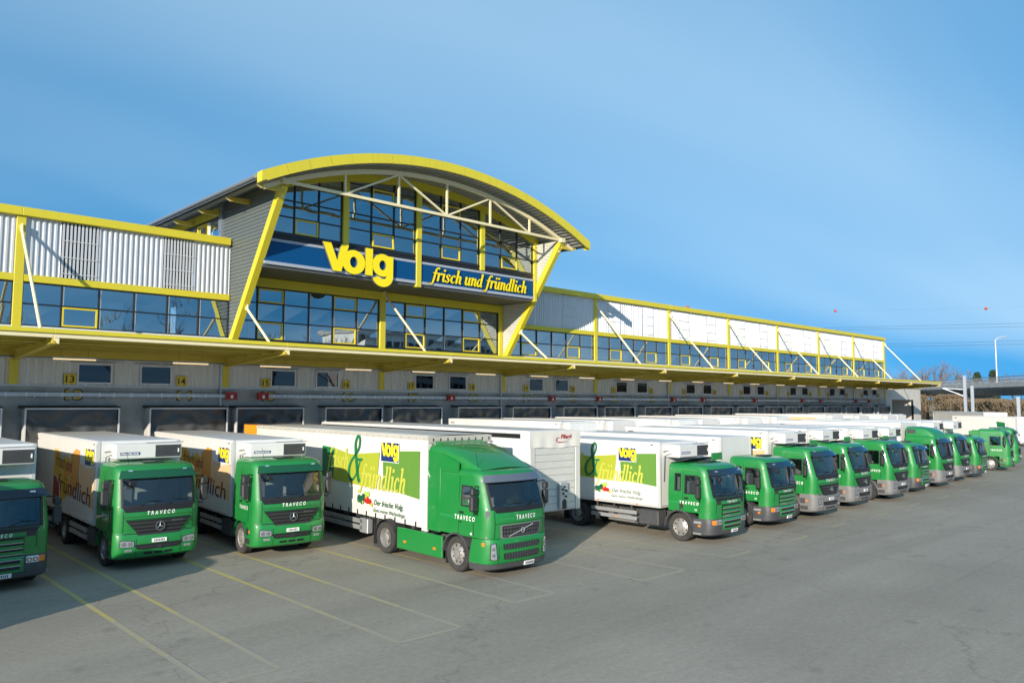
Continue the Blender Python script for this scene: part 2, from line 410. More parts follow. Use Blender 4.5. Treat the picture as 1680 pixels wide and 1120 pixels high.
GLY = {
 'f': (0.62, [([(0.86,1.44),(0.74,1.60),(0.56,1.52),(0.46,1.15),(0.34,0.25),(0.22,-0.30),(0.04,-0.42),(-0.10,-0.28)], [0.20,0.13,0.15,0.23,0.23,0.16,0.10,0.17]), ([(0.14,0.93),(0.72,0.97)], 0.12)]),
 'r': (0.66, [([(0.06,0.86),(0.18,0.97),(0.28,0.92)], [0.09,0.13,0.2]), ([(0.28,1.0),(0.22,0.0)], S_), ([(0.25,0.55),(0.44,0.90),(0.62,0.93),(0.68,0.78)], [0.09,0.14,0.2,0.2])]),
 'i': (0.44, [([(0.06,0.86),(0.18,0.97),(0.27,0.92)], [0.09,0.13,0.2]), ([(0.27,1.0),(0.23,0.25),(0.30,0.05),(0.44,0.14)], [S_,S_,0.16,0.07]), ([(0.28,1.26),(0.28,1.50)], 0.25)]),
 's': (0.66, [([(0.60,0.76),(0.50,0.92),(0.30,0.92),(0.19,0.74),(0.36,0.52),(0.50,0.28),(0.38,0.06),(0.16,0.05),(0.06,0.26)], [0.2,0.12,0.12,0.2,0.25,0.2,0.12,0.12,0.2])]),
 'c': (0.66, [([(0.60,0.74),(0.50,0.92),(0.30,0.86),(0.16,0.50),(0.22,0.14),(0.40,0.05),(0.60,0.22)], [0.22,0.13,0.15,0.24,0.2,0.13,0.08])]),
 'h': (0.82, [([(0.10,1.50),(0.22,1.60),(0.30,1.56)], [0.09,0.13,0.2]), ([(0.30,1.62),(0.18,0.0)], S_), ([(0.22,0.50),(0.44,0.88),(0.62,0.88),(0.64,0.62),(0.60,0.20),(0.68,0.04),(0.82,0.14)], [0.08,0.13,0.2,S_,S_,0.15,0.07])]),
 'u': (0.82, [([(0.04,0.86),(0.16,0.97),(0.24,0.92)], [0.09,0.13,0.2]), ([(0.24,1.0),(0.19,0.35),(0.26,0.08),(0.42,0.10),(0.60,0.45)], [S_,S_,0.2,0.13,0.09]), ([(0.68,1.0),(0.61,0.22),(0.68,0.04),(0.82,0.14)], [S_,S_,0.15,0.07])]),
 'n': (0.82, [([(0.06,0.86),(0.17,0.97),(0.26,0.92)], [0.09,0.13,0.2]), ([(0.26,1.0),(0.18,0.0)], S_), ([(0.22,0.50),(0.44,0.88),(0.62,0.88),(0.64,0.62),(0.60,0.20),(0.68,0.04),(0.82,0.14)], [0.08,0.13,0.2,S_,S_,0.15,0.07])]),
 'd': (0.82, [([(0.60,0.86),(0.40,0.93),(0.22,0.75),(0.14,0.40),(0.24,0.07),(0.42,0.12),(0.60,0.50)], [0.10,0.13,0.17,0.24,0.2,0.13,0.09]), ([(0.52,1.50),(0.64,1.60),(0.72,1.56)], [0.09,0.13,0.2]), ([(0.72,1.62),(0.61,0.22),(0.68,0.04),(0.82,0.14)], [S_,S_,0.15,0.07])]),
 'l': (0.44, [([(0.10,1.50),(0.22,1.60),(0.31,1.56)], [0.09,0.13,0.2]), ([(0.31,1.62),(0.21,0.25),(0.28,0.05),(0.42,0.14)], [S_,S_,0.16,0.07])]),
 '&': (1.15, [([(1.10,0.04),(0.96,0.02),(0.72,0.55),(0.50,1.10),(0.42,1.45),(0.56,1.72),(0.76,1.60),(0.74,1.25),(0.46,0.95),(0.16,0.66),(0.06,0.32),(0.22,0.02),(0.52,0.03),(0.80,0.36),(0.96,0.78)], [0.10,0.2,0.24,0.2,0.17,0.11,0.14,0.14,0.12,0.17,0.22,0.17,0.11,0.1,0.09]), ([(0.70,0.80),(1.15,0.82)], 0.11)]),
 ' ': (0.40, []),
}
GLY['ü'] = (0.82, GLY['u'][1] + [([(0.22,1.26),(0.22,1.50)], 0.23), ([(0.58,1.26),(0.58,1.50)], 0.23)])
def script2d(txt, shear=0.16):
    """strokes of the slanted serif lettering: list of (left, right) polylines, total width; x-height 1"""
    x = 0.0; out = []
    for ch in txt:
        w, st = GLY[ch]
        for pts, wd in st:
            L, Rr = stroke(pts, wd)
            out.append(([(p.x+x+p.y*shear, p.y) for p in L], [(p.x+x+p.y*shear, p.y) for p in Rr]))
        x += w
    return out, x
def put_script(M, txt, fn, width, xh, depth=0.0, lift=0.0006):
    """fn(u, v, d): d = distance in front of the surface; depth > 0 gives solid letters"""
    st, w = script2d(txt); k = width/w
    for i, (L, Rr) in enumerate(st):
        d = depth + lift*(i % 7); n = len(L)
        vs = [fn(p[0]*k, p[1]*xh, d) for p in L] + [fn(p[0]*k, p[1]*xh, d) for p in Rr]
        fs = [(j, j+1, n+j+1, n+j) for j in range(n-1)]
        if depth:
            vs += [fn(p[0]*k, p[1]*xh, 0.0) for p in L] + [fn(p[0]*k, p[1]*xh, 0.0) for p in Rr]
            for j in range(n-1):
                fs += [(j, 2*n+j, 2*n+j+1, j+1), (n+j, n+j+1, 3*n+j+1, 3*n+j)]
            fs += [(0, n, 3*n, 2*n), (n-1, 2*n-1, 4*n-1, 3*n-1)]
        M.add(vs, fs)
    return M
def volg_glyphs():
    """the four fat letters as closed strips [(outer, inner)] in a 4.05 x 1.7 field, baseline 0, cap height 1.32"""
    def ring(cx, cy, rx, ry, ix, iy, n=28):
        o = [(cx+rx*math.cos(2*math.pi*k/n), cy+ry*math.sin(2*math.pi*k/n)) for k in range(n+1)]
        i = [(cx+ix*math.cos(2*math.pi*k/n), cy+iy*math.sin(2*math.pi*k/n)) for k in range(n+1)]
        return o, i
    def arc(cx, cy, rx, ry, ix, iy, a0, a1, n=14):
        T = [rad(lerp(a0, a1, k/n)) for k in range(n+1)]
        return [(cx+rx*math.cos(t), cy+ry*math.sin(t)) for t in T], [(cx+ix*math.cos(t), cy+iy*math.sin(t)) for t in T]
    V = [([(0.0,1.34),(0.58,0.0)], [(0.44,1.34),(0.80,0.50)]), ([(0.58,0.0),(0.80,0.50)], [(1.02,0.0),(0.80,0.50)]),
         ([(0.80,0.50),(1.00,1.34)], [(1.02,0.0),(1.42,1.34)])]
    o = [ring(1.72, 0.55, 0.66, 0.60, 0.22, 0.27)]
    l = [([(2.40,0.0),(2.40,1.36)], [(2.82,0.0),(2.82,1.36)])]
    g = [ring(3.42, 0.60, 0.62, 0.58, 0.21, 0.25), ([(3.66,1.10),(3.66,0.05)], [(4.06,1.10),(4.06,0.05)]),
         arc(3.44, 0.06, 0.62, 0.56, 0.22, 0.16, 0, -165)]
    return [V, o, l, g]
def put_strips(M, strips, fn, depth=0.0, lift=0.001):
    for i, (A, Bq) in enumerate(strips):
        n = len(A); d = depth + lift*i
        vs = [fn(*p, d) for p in A] + [fn(*p, d) for p in Bq]; fs = [(j, j+1, n+j+1, n+j) for j in range(n-1)]
        if depth:
            vs += [fn(*p, 0.0) for p in A] + [fn(*p, 0.0) for p in Bq]
            for j in range(n-1): fs += [(j, 2*n+j, 2*n+j+1, j+1), (n+j, n+j+1, 3*n+j+1, 3*n+j)]
            fs += [(0, n, 3*n, 2*n), (n-1, 2*n-1, 4*n-1, 3*n-1)]
        M.add(vs, fs)
    return M
# ------------------------------------------------------------------ ground
def asphalt():
    M = bpy.data.materials.new('asphalt'); M.use_nodes = True
    n, l = M.node_tree.nodes, M.node_tree.links; p = n['Principled BSDF']
    t = n.new('ShaderNodeTexCoord')
    def noise(scale, det=6, rough=0.6, sc3=None, dist=0.0):
        a = n.new('ShaderNodeTexNoise'); a.inputs['Scale'].default_value = scale; a.inputs['Detail'].default_value = det
        a.inputs['Roughness'].default_value = rough; a.inputs['Distortion'].default_value = dist
        if sc3:
            mpn = n.new('ShaderNodeMapping'); mpn.inputs['Scale'].default_value = sc3; mpn.inputs['Rotation'].default_value = (0, 0, rad(17))
            l.new(t.outputs['Object'], mpn.inputs['Vector']); l.new(mpn.outputs[0], a.inputs['Vector'])
        else: l.new(t.outputs['Object'], a.inputs['Vector'])
        return a
    def ramp(src, p0, c0, p1, c1):
        r = n.new('ShaderNodeValToRGB'); l.new(src, r.inputs['Fac'])
        r.color_ramp.elements[0].position = p0; r.color_ramp.elements[0].color = (*c0, 1)
        r.color_ramp.elements[1].position = p1; r.color_ramp.elements[1].color = (*c1, 1); return r.outputs[0]
    def mixn(fac, a, b, mode='MIX'):
        x = n.new('ShaderNodeMix'); x.data_type = 'RGBA'; x.blend_type = mode
        if isinstance(fac, float): x.inputs[0].default_value = fac
        else: l.new(fac, x.inputs[0])
        for k, v in ((6, a), (7, b)):
            if isinstance(v, tuple): x.inputs[k].default_value = (*v, 1)
            else: l.new(v, x.inputs[k])
        return x.outputs[2]
    big = ramp(noise(0.09, 5, 0.6).outputs['Fac'], 0.30, (0.285, 0.254, 0.204), 0.72, (0.385, 0.344, 0.279))
    sweep = ramp(noise(0.22, 6, 0.65, (0.10, 1.0, 1), 0.8).outputs['Fac'], 0.35, (0.86, 0.86, 0.86), 0.72, (1.10, 1.10, 1.10))
    c = mixn(1.0, big, sweep, 'MULTIPLY')
    fine = ramp(noise(38, 3, 0.7).outputs['Fac'], 0.30, (0.80, 0.80, 0.80), 0.72, (1.16, 1.16, 1.16))
    c = mixn(1.0, c, fine, 'MULTIPLY')
    grit = ramp(noise(7.0, 8, 0.75).outputs['Fac'], 0.30, (0.84, 0.84, 0.84), 0.70, (1.13, 1.13, 1.13))
    c = mixn(1.0, c, grit, 'MULTIPLY')
    tyre = ramp(noise(0.5, 7, 0.72, (0.05, 1.6, 1), 1.6).outputs['Fac'], 0.56, (1, 1, 1), 0.74, (0.80, 0.80, 0.80))
    c = mixn(1.0, c, tyre, 'MULTIPLY')
    st = ramp(noise(0.55, 7, 0.7, None, 0.6).outputs['Fac'], 0.60, (0, 0, 0), 0.80, (0.45, 0.45, 0.45))
    c = mixn(st, c, (0.215, 0.192, 0.155))
    vo = n.new('ShaderNodeTexVoronoi'); vo.feature = 'DISTANCE_TO_EDGE'; vo.inputs['Scale'].default_value = 0.115
    dist = noise(1.6, 5, 0.6); wv = n.new('ShaderNodeVectorMath'); wv.operation = 'MULTIPLY_ADD'
    l.new(dist.outputs['Color'], wv.inputs[0]); wv.inputs[1].default_value = (1.8, 1.8, 0); l.new(t.outputs['Object'], wv.inputs[2])
    l.new(wv.outputs[0], vo.inputs['Vector'])
    sp = n.new('ShaderNodeTexVoronoi'); sp.inputs['Scale'].default_value = 0.75
    spn = noise(5.0, 4); wv2 = n.new('ShaderNodeVectorMath'); wv2.operation = 'MULTIPLY_ADD'
    l.new(spn.outputs['Color'], wv2.inputs[0]); wv2.inputs[1].default_value = (0.25, 0.25, 0); l.new(t.outputs['Object'], wv2.inputs[2]); l.new(wv2.outputs[0], sp.inputs['Vector'])
    drop = ramp(sp.outputs['Distance'], 0.05, (0.42, 0.42, 0.42), 0.17, (0, 0, 0)); c = mixn(drop, c, (0.16, 0.145, 0.12))
    cr = ramp(vo.outputs['Distance'], 0.0, (0.62, 0.62, 0.62), 0.005, (0, 0, 0))
    c = mixn(cr, c, (0.18, 0.16, 0.13))
    l.new(c, p.inputs['Base Color']); p.inputs['Roughness'].default_value = 0.82; p.inputs['Specular IOR Level'].default_value = 0.25
    b = n.new('ShaderNodeBump'); b.inputs['Strength'].default_value = 0.25; b.inputs['Distance'].default_value = 0.01
    l.new(noise(60, 3).outputs['Fac'], b.inputs['Height']); l.new(b.outputs[0], p.inputs['Normal'])
    MATS['asphalt'] = M
asphalt()
def line_paint(name, p0, p1):
    M = bpy.data.materials.new(name); M.use_nodes = True
    n, l = M.node_tree.nodes, M.node_tree.links; p = n['Principled BSDF']; t = n.new('ShaderNodeTexCoord')
    a = n.new('ShaderNodeTexNoise'); a.inputs['Scale'].default_value = 3.0; a.inputs['Detail'].default_value = 9; a.inputs['Roughness'].default_value = 0.75
    l.new(t.outputs['Object'], a.inputs['Vector'])
    r = n.new('ShaderNodeValToRGB'); l.new(a.outputs['Fac'], r.inputs['Fac'])
    r.color_ramp.elements[0].position = p0; r.color_ramp.elements[0].color = (0.36, 0.32, 0.255, 1)
    r.color_ramp.elements[1].position = p1; r.color_ramp.elements[1].color = (0.50, 0.41, 0.09, 1)
    l.new(r.outputs[0], p.inputs['Base Color']); p.inputs['Roughness'].default_value = 0.8; p.inputs['Specular IOR Level'].default_value = 0.25
    MATS[name] = M
line_paint('paint_fresh', 0.34, 0.62); line_paint('paint_worn', 0.45, 0.76); line_paint('paint_ghost', 0.50, 0.88)

ground = setting(MB().quad((-400,-400,0),(900,-400,0),(900,900,0),(-400,900,0)).obj('ground', 'asphalt'))
def pline(x0, y0, x1, y1, mt, w=0.135, seg=10):
    """painted line with a slightly uneven edge"""
    M = MB(); d = Vector((x1-x0, y1-y0)); L = d.length; d.normalize(); nn = Vector((-d.y, d.x)); rnd = random.Random(int(x0*91+y0*37))
    n_ = max(2, int(L*2)); vs = []
    for k in range(n_+1):
        p = Vector((x0, y0)) + d*(L*k/n_); a = w/2*rnd.uniform(0.86, 1.1); b = w/2*rnd.uniform(0.86, 1.1)
        vs += [(p.x+nn.x*a, p.y+nn.y*a, 0.004), (p.x-nn.x*b, p.y-nn.y*b, 0.004)]
    M.add(vs, [(2*k, 2*k+1, 2*k+3, 2*k+2) for k in range(n_)])
    return M.obj('parking_line', mt, ground)
for xa, xb, ya, yb, yc in ((5.91, 7.2, 35, 35, 13.85), (9.75, 11.41, 35, 35, 13.6), (13.75, 15.2, 35, 35, 14.3), (18.1, 20.1, 35, 35, 13.6),
                           (22.75, 24.3, 35, 35, 13.75), (27.0, 28.6, 35, 35, 13.83), (31.4, 32.85, 35, 35, 14.2), (35.7, 37.5, 30, 30, 14.25),
                           (40.5, 42.2, 30, 30, 14.45), (44.8, 46.9, 30, 30, 14.55), (49.4, 51.3, 30, 30, 14.8), (53.8, 55.6, 30, 30, 14.9)):
    near = xa < 12
    for x, y in ((xa, ya), (xb, yb)):
        ym = 16.6 if near else 17.6
        pline(x, y, x, ym+2.6, 'paint_fresh' if near or xa < 16 else 'paint_worn'); pline(x, ym+2.6, x, ym-0.6, 'paint_worn'); pline(x, ym-0.6, x, yc, 'paint_ghost')
    pline(xa+0.06, yc, xb-0.06, yc, 'paint_worn' if xa > 20 else 'paint_ghost')

# ------------------------------------------------------------------ warehouse
FY = 36.0
CX = [-11.0, -2.05, 6.9, 15.5, 24.3, 33.45, 42.45, 51.45, 60.35, 69.1, 77.75, 86.3, 94.85]
WH = thing('warehouse', 'long distribution warehouse with yellow steel frame, white cladding and an arched glass centre', 'building', (50, FY, 0))
def W(M, name, mt, parent=None, smooth=None):
    p = parent or WH
    o = M.obj(name, mt, p, smooth)
    if p is WH: o.location = (-50, -FY, 0)
    return o
def corrugated(x0, x1, z0, z1, y, pitch=0.215, dep=0.045):
    """trapezoid sheet standing in the facade plane, ribs upright"""
    M = MB(); xs = []; x = x0
    while x < x1 - 1e-4:
        for a, d in ((0, 0), (0.30, 0), (0.45, dep), (0.85, dep)):
            if x + a*pitch < x1: xs.append((x+a*pitch, y + d))
        x += pitch
    xs.append((x1, y)); n = len(xs)
    M.add([(a, b, z0) for a, b in xs] + [(a, b, z1) for a, b in xs], [(i, i+1, n+i+1, n+i) for i in range(n-1)])
    return M
def sash(parent, x0, x1, z0, z1, y, tilt=0.0):
    """yellow opening light: frame and its pane"""
    f = MB(); t = 0.065
    def P(x, d, z): return (x, y + d - (z1-z)*0 - tilt*(z1-z), z)
    def bar(a, b, c, d):
        vs = [P(x, q, z) for q in (-0.045, 0.03) for x, z in ((a,c),(b,c),(b,d),(a,d))]
        f.add(vs, [(0,1,2,3),(7,6,5,4),(0,4,5,1),(1,5,6,2),(2,6,7,3),(3,7,4,0)])
    bar(x0, x1, z0, z0+t); bar(x0, x1, z1-t, z1); bar(x0, x0+t, z0+t, z1-t); bar(x1-t, x1, z0+t, z1-t)
    o = f.obj('sash', 'yellow_sash', parent)
    MB().quad(P(x0+t, 0, z0+t), P(x1-t, 0, z0+t), P(x1-t, 0, z1-t), P(x0+t, 0, z1-t)).obj('pane', 'pane', parent)
    return o
def window_band(x0, x1, z0, z1, y, xs, zs, sashes=(), pale=True, name='window', top=None):
    """mullioned glazing: dark frame mesh, one pane per field, yellow sashes where they are"""
    top = top or (lambda x: z1)
    f = MB(); t = 0.03
    for i, x in enumerate(xs):
        f.box(x-t, x+t, y-0.05, y+0.05, z0, min(z1, top(x)))
    for z in zs:
        if top is None or True:
            segs = [(a, b) for a, b in zip(xs, xs[1:]) if min(top(a), top(b)) > z]
            for a, b in segs: f.box(a+t, b-t, y-0.045, y+0.045, z-0.028, z+0.028)
    o = W(f, name, 'mullion')
    if pale:
        for x in xs[1:-1]:
            MB().box(x+t+0.004, x+t+0.05, y-0.03, y+0.09, z0+0.03, min(z1, top(x))-0.03).obj('lit_side', 'frame_pale', o)  # pale strip paints in the lit side of the upright mullion
    rows = list(zip(zs, zs[1:]))
    for i, (a, b) in enumerate(zip(xs, xs[1:])):
        for j, (c, d) in enumerate(rows):
            ta, tb = min(d, top(a)-0.02), min(d, top(b)-0.02)
            if max(ta, tb) < c+0.12: continue
            ta, tb = max(ta, c+0.03), max(tb, c+0.03)
            if (i, j) in sashes and ta >= d-1e-6 and tb >= d-1e-6:
                sash(o, a+0.035, b-0.035, c+0.035, d-0.035, y-0.01, sashes[(i, j)] if isinstance(sashes, dict) else 0.0)
            else:
                q = 0.006*math.sin(i*7.1+j*3.3+x0)        # panes never sit quite true, so reflections differ
                MB().quad((a+t, y+0.01+q, c+0.02), (b-t, y+0.01-q, c+0.02), (b-t, y+0.012-q*0.4, tb), (a+t, y+0.008+q*0.6, ta)).obj('pane', 'pane', o)
    return o

wall = W(MB().box(-11, 94.85, FY, FY+0.3, 0, 5.56), 'dock_wall', 'concrete')
W(MB().box(-11, 94.85, FY-0.05, FY+0.3, 5.56, 5.62), 'coping', 'galv')
W(MB().box(-11, 94.9, FY+0.35, FY+26, 0, 7.4).box(-11, 15.4, FY+7, FY+26, 7.5, 12.4).box(33.5, 94.9, FY+7, FY+26, 7.5, 12.4), 'core_block', 'room_wall')
W(MB().box(-11, 15.6, FY+0.12, FY+30, 12.40, 12.52).box(33.6, 95.0, FY+0.12, FY+30, 12.40, 12.52), 'roof_deck', 'roof_metal')
W(MB().box(94.72, 95.0, FY+0.1, FY+26, 5.6, 12.4), 'end_wall', 'cladding')
# rooms seen through the glazing
for a, b in ((-11, 15.4), (33.6, 94.7)):
    W(MB().box(a, b, FY+0.1, FY+7, 7.45, 7.6), 'room_floor', 'room_floor')
    W(MB().box(a, b, FY+0.1, FY+7, 10.0, 10.1), 'room_ceiling', 'room_wall')
for cx in CX:
    if 15 < cx < 33: continue
    W(MB().cbox(cx-0.165, cx+0.165, FY-0.13, FY+0.15, 7.5, 12.39, 0.012), 'column', 'yellow')
    if cx not in (15.5, 33.45) and cx < 94: W(MB().box(cx-0.08, cx+0.08, FY+0.2, FY+6.9, 7.6, 10.0), 'room_partition', 'room_wall')
for cx in CX[1:]:
    W(MB().cbox(cx-0.165, cx+0.165, FY-0.10, FY+0.12, 5.62, 6.75, 0.01), 'column', 'yellow')

rndw = random.Random(5)
for bi, (a, b) in enumerate(zip(CX, CX[1:])):
    if 15 < a < 33: continue
    xa, xb = a+0.165, b-0.165
    if abs(b-15.5) < 0.1: xb = 15.56
    # cornice, middle beam, sill
    W(MB().cbox(a-0.0, b if b < 94 else 95.05, FY-0.24, FY+0.12, 12.39, 12.74, 0.015), 'cornice', 'yellow')
    W(MB().cbox(xa, xb, FY-0.12, FY+0.1, 9.75, 10.04, 0.012), 'rail_beam', 'yellow')
    W(MB().box(xa, xb, FY-0.12, FY+0.06, 7.86, 7.97), 'sill', 'frame_pale')
    # upper cladding with two louvred fields
    L = b-a; lv = [(a+1.46, a+2.90), (a+5.57, a+6.96)]
    xs0 = xa
    for p, q in lv + [(xb, None)]:
        W(corrugated(xs0, p, 10.04, 12.39, FY-0.03), 'cladding_panel', 'cladding')
        if q is None: break
        W(MB().box(p, q, FY+0.06, FY+0.10, 10.04, 12.39), 'louvre_back', 'mullion' if a < 16 else 'cladding')
        M = MB(); n_ = 10; step = (q-p)/n_
        if a < 16:
            for k in range(n_):
                c = p + (k+0.55)*step; M.box(c-step*0.27, c+step*0.27, FY-0.045, FY+0.01, 10.06, 12.36)
        else: M = corrugated(p+0.012, q-0.012, 10.06, 12.37, FY-0.04, step, 0.03)
        lo = W(M, 'louvre', 'cladding'); lo['kind'] = 'stuff'
        M = MB()
        for z in (10.22, 10.9, 11.6): M.box(p+0.03, q-0.03, FY-0.075, FY-0.05, z, z+0.025)
        M.obj('louvre_rail', 'frame_pale', lo)
        xs0 = q
    # windows: six fields
    n_ = 6; xs = [xa + (xb-xa)*k/n_ for k in range(n_+1)]
    ss = {(1, 0): 0.0} if a < 16 else {(1, 0): 0.0, (4, 0): 0.0}
    window_band(xa, xb, 7.97, 9.75, FY+0.0, xs, [8.0, 8.87, 9.72], ss)
    # things in the rooms: desks, cabinets, blinds
    for k in range(5):
        x = rndw.uniform(xa+0.5, xb-1.4); w = rndw.uniform(0.5, 1.2); h = rndw.choice((0.75, 0.75, 1.2, 1.7)); y0 = FY+rndw.uniform(0.6, 4.5)
        W(MB().cbox(x, x+w, y0, y0+rndw.uniform(0.5, 0.9), 7.61, 7.61+h, 0.02), 'cupboard' if h > 1 else 'desk', rndw.choice(('furniture', 'room_wall', 'room_dark', 'blind')))
    if bi in (6, 1):
        for k in range(n_):
            if bi == 6 and k > 2: continue
            M = MB()
            for q in range(22): M.quad((xs[k]+0.06, FY+0.16, 9.70-q*0.05), (xs[k+1]-0.06, FY+0.16, 9.70-q*0.05), (xs[k+1]-0.06, FY+0.19, 9.67-q*0.05), (xs[k]+0.06, FY+0.19, 9.67-q*0.05))
            W(M, 'blind', 'blind')

# lower facade below the canopy
for a, b in zip(CX, CX[1:]):
    xa, xb = a+0.165, b-0.165
    W(corrugated(xa, xb, 5.62, 6.75, FY-0.02, 0.30, 0.04), 'cladding_panel', 'cladding_low')
    for x in (a+2.34, a+4.83):
        f = MB(); X0, X1, Z0, Z1, t = x, x+1.24, 5.75, 6.48, 0.055
        for q in ((X0-t, X1+t, Z0-t, Z0), (X0-t, X1+t, Z1, Z1+t), (X0-t, X0, Z0, Z1), (X1, X1+t, Z0, Z1)): f.box(q[0], q[1], FY-0.09, FY-0.02, q[2], q[3])
        f.box(X0-t-0.25, X1+t+0.25, FY-0.14, FY-0.02, Z1+t+0.02, Z1+t+0.05)
        o = W(f, 'window', 'frame_pale')
        MB().box(X0, X1, FY-0.035, FY-0.028, Z0, Z1).obj('pane', 'pane_dark', o)
        MB().box(X0-0.0, X1, FY-0.026, FY-0.022, Z0, Z1).obj('room_backing', 'room_dark', o)

# dock shelters
def curtain(x0, x1, z0, z1, y, seed):
    rnd = random.Random(seed); ph = [rnd.uniform(0, 6.28) for _ in range(8)]
    def fn(u, v):
        x = lerp(x0, x1, u); z = lerp(z0, z1, v); s = 1-v
        s = 0.35+0.65*s; d = 0.07*math.sin(u*11+ph[0]+6*v)*s + 0.05*math.sin(u*27+ph[1]-9*v)*s + 0.055*math.sin(v*34+3.5*math.sin(u*6+ph[2])+ph[3])*s
        d += 0.02*math.sin(u*41+v*13+ph[4])*s
        e = min(u, 1-u); d -= 0.14*math.exp(-(e/0.10)**2)*s*math.sin(v*5+ph[5])
        sag = 0.14*math.sin(math.pi*u)*(1-v)
        return (x, y + d, z + sag*0.3)
    return MB().grid(fn, 44, 60)
DOCKS = []
for bi, a in enumerate(CX[1:-1]):
    for k, off in enumerate((0.35, 5.05)):
        x0 = a+off; x1 = x0+3.5; DOCKS.append((x0+x1)/2)
        f = MB(); y0 = FY-0.62; t = 0.06
        f.box(x0, x0+t, y0, y0+0.05, 0.9, 4.68).box(x1-t, x1, y0, y0+0.05, 0.9, 4.68).box(x0, x1, y0-0.003, y0+0.047, 4.62, 4.68)
        o = W(f, 'dock_shelter', 'frame_pale')
        MB().box(x0+0.002, x0+0.03, y0+0.05, FY-0.003, 0.9, 4.66).obj('side_panel', 'concrete_light', o)
        MB().box(x1-0.03, x1-0.002, y0+0.05, FY-0.003, 0.9, 4.66).obj('side_panel', 'rubber', o)
        M = MB(); M.prism([(FY-0.003, 4.78), (y0-0.05, 4.71), (y0-0.05, 4.685), (FY-0.003, 4.685)], 'x', x0-0.10, x1+0.02); M.obj('hood', 'rubber', o)
        curtain(x0+0.06, x1-0.06, 0.9, 4.62, y0+0.14, bi*2+k).obj('curtain', 'curtain_cloth', o, smooth=60)
        MB().cbox(x0+0.2, x0+0.45, FY-0.22, FY-0.003, 0.9, 1.3, 0.02).cbox(x1-0.45, x1-0.2, FY-0.22, FY-0.003, 0.9, 1.3, 0.02).obj('buffer', 'rubber', o)
# painted dock numbers on the concrete and the yellow number plates
num = 11
WORDS = {11:'eleven',12:'twelve',13:'thirteen',14:'fourteen',15:'fifteen',16:'sixteen',17:'seventeen',18:'eighteen',19:'nineteen',20:'twenty',21:'twenty-one',22:'twenty-two',23:'twenty-three',24:'twenty-four',25:'twenty-five',26:'twenty-six',27:'twenty-seven',28:'twenty-eight',29:'twenty-nine',30:'thirty',31:'thirty-one',32:'thirty-two'}
for bi, a in enumerate(CX[1:-1]):
    for off, poff in ((1.85, 1.8), (6.4, 6.35)):
        x = a+off
        M = MB(); put_text(M, str(num), lambda u, v: (x+u, FY-0.004, 5.02+v), width=0.72, height=0.42, bold=0.055, align=0.0)
        o = W(M, 'painted_number', 'black')
        M = MB(); put_text(M, str(num), lambda u, v: (x+0.05+u, FY-0.008, 5.05+v), width=0.62, height=0.36, bold=0.03); W(M, 'painted_number', 'plate_yellow')
        if num >= 13 or True:
            s_ = thing('dock_number_sign', 'yellow plate with the black number %s above its dock' % WORDS[num], 'sign', (a+poff, FY-0.06, 5.66), 0, 'yellow dock number plates')
            MB().cbox(0, 0.46, -0.02, 0.0, 0, 0.43, 0.006).obj('plate', 'plate_yellow', s_)
            M = MB(); put_text(M, str(num), lambda u, v: (0.06+u, -0.024, 0.075+v), width=0.33, height=0.28, bold=0.02); M.obj('number', 'black', s_)
        num += 1
# conduit with clamps and red boxes
def conduit(x0, x1, label):
    t = thing('cable_duct', label, 'duct', (x0, FY-0.26, 5.14))
    MB().cbox(0, x1-x0, 0, 0.10, 0, 0.17, 0.01).obj('trough', 'galv', t)
    k = 0; x = 0.25
    M2 = MB()
    while x < x1-x0-0.1:
        MB().box(x, x+0.07, -0.008, -0.002, -0.004, 0.174).obj('joint_band', 'frame_pale', t)
        if k % 2: M2.box(x+0.3, x+0.34, 0.0, 0.255, -0.06, -0.012)
        x += 0.62 + (0.08 if k % 3 else -0.05); k += 1
    M2.obj('bracket', 'galv', t)
ORD = ['first','second','third','fourth','fifth','sixth','seventh','eighth','ninth','tenth','eleventh','twelfth','thirteenth','fourteenth','fifteenth','sixteenth','seventeenth','eighteenth','nineteenth','twentieth','twenty-first','twenty-second']
reds = [15.73, 17.31, 29.04, 37.71, 42.55, 51.64, 55.9, 64.35, 73.56, 77.56, 86.18, 89.63]
for i, (p, q) in enumerate(((-8, 15.5), (17.6, 28.85), (29.35, 37.5), (38.0, 42.4), (42.9, 51.4), (51.95, 64.1), (64.7, 77.3), (77.9, 89.4))):
    conduit(p, q, ['nearest grey cable duct, running above docks thirteen and fourteen', 'grey cable duct above docks fifteen to seventeen', 'grey cable duct above docks eighteen and nineteen', 'short grey cable duct above dock twenty',
                   'grey cable duct above docks twenty-one and twenty-two', 'grey cable duct above docks twenty-three to twenty-five', 'grey cable duct above docks twenty-six to twenty-eight', 'farthest grey cable duct on the dock wall'][i])
for i, x in enumerate(reds):
    t = thing('junction_box', 'red electrical box on the dock wall, %s counted from the left' % ORD[i], 'electrical box', (x-0.28, FY-0.42, 5.06), 0, 'red boxes along the cable duct')
    MB().cbox(0, 0.52, 0, 0.24, 0, 0.34, 0.02).obj('housing', 'red', t)
    MB().box(0.19, 0.30, -0.006, -0.001, 0.06, 0.20).obj('notice', 'letter_white', t)
    MB().box(0.05, 0.09, -0.02, -0.001, 0.10, 0.26).box(0.40, 0.44, -0.02, -0.001, 0.10, 0.26).obj('switch', 'black', t)
W(MB().tube([(-11, FY-0.16, 6.70), (94.8, FY-0.16, 6.70)], 0.035), 'rain_pipe', 'galv')
for cx in CX[3:-1:2]:
    W(MB().tube([(cx-0.22, FY-0.1, 6.7), (cx-0.22, FY-0.1, 1.0)], 0.05), 'downpipe', 'galv')

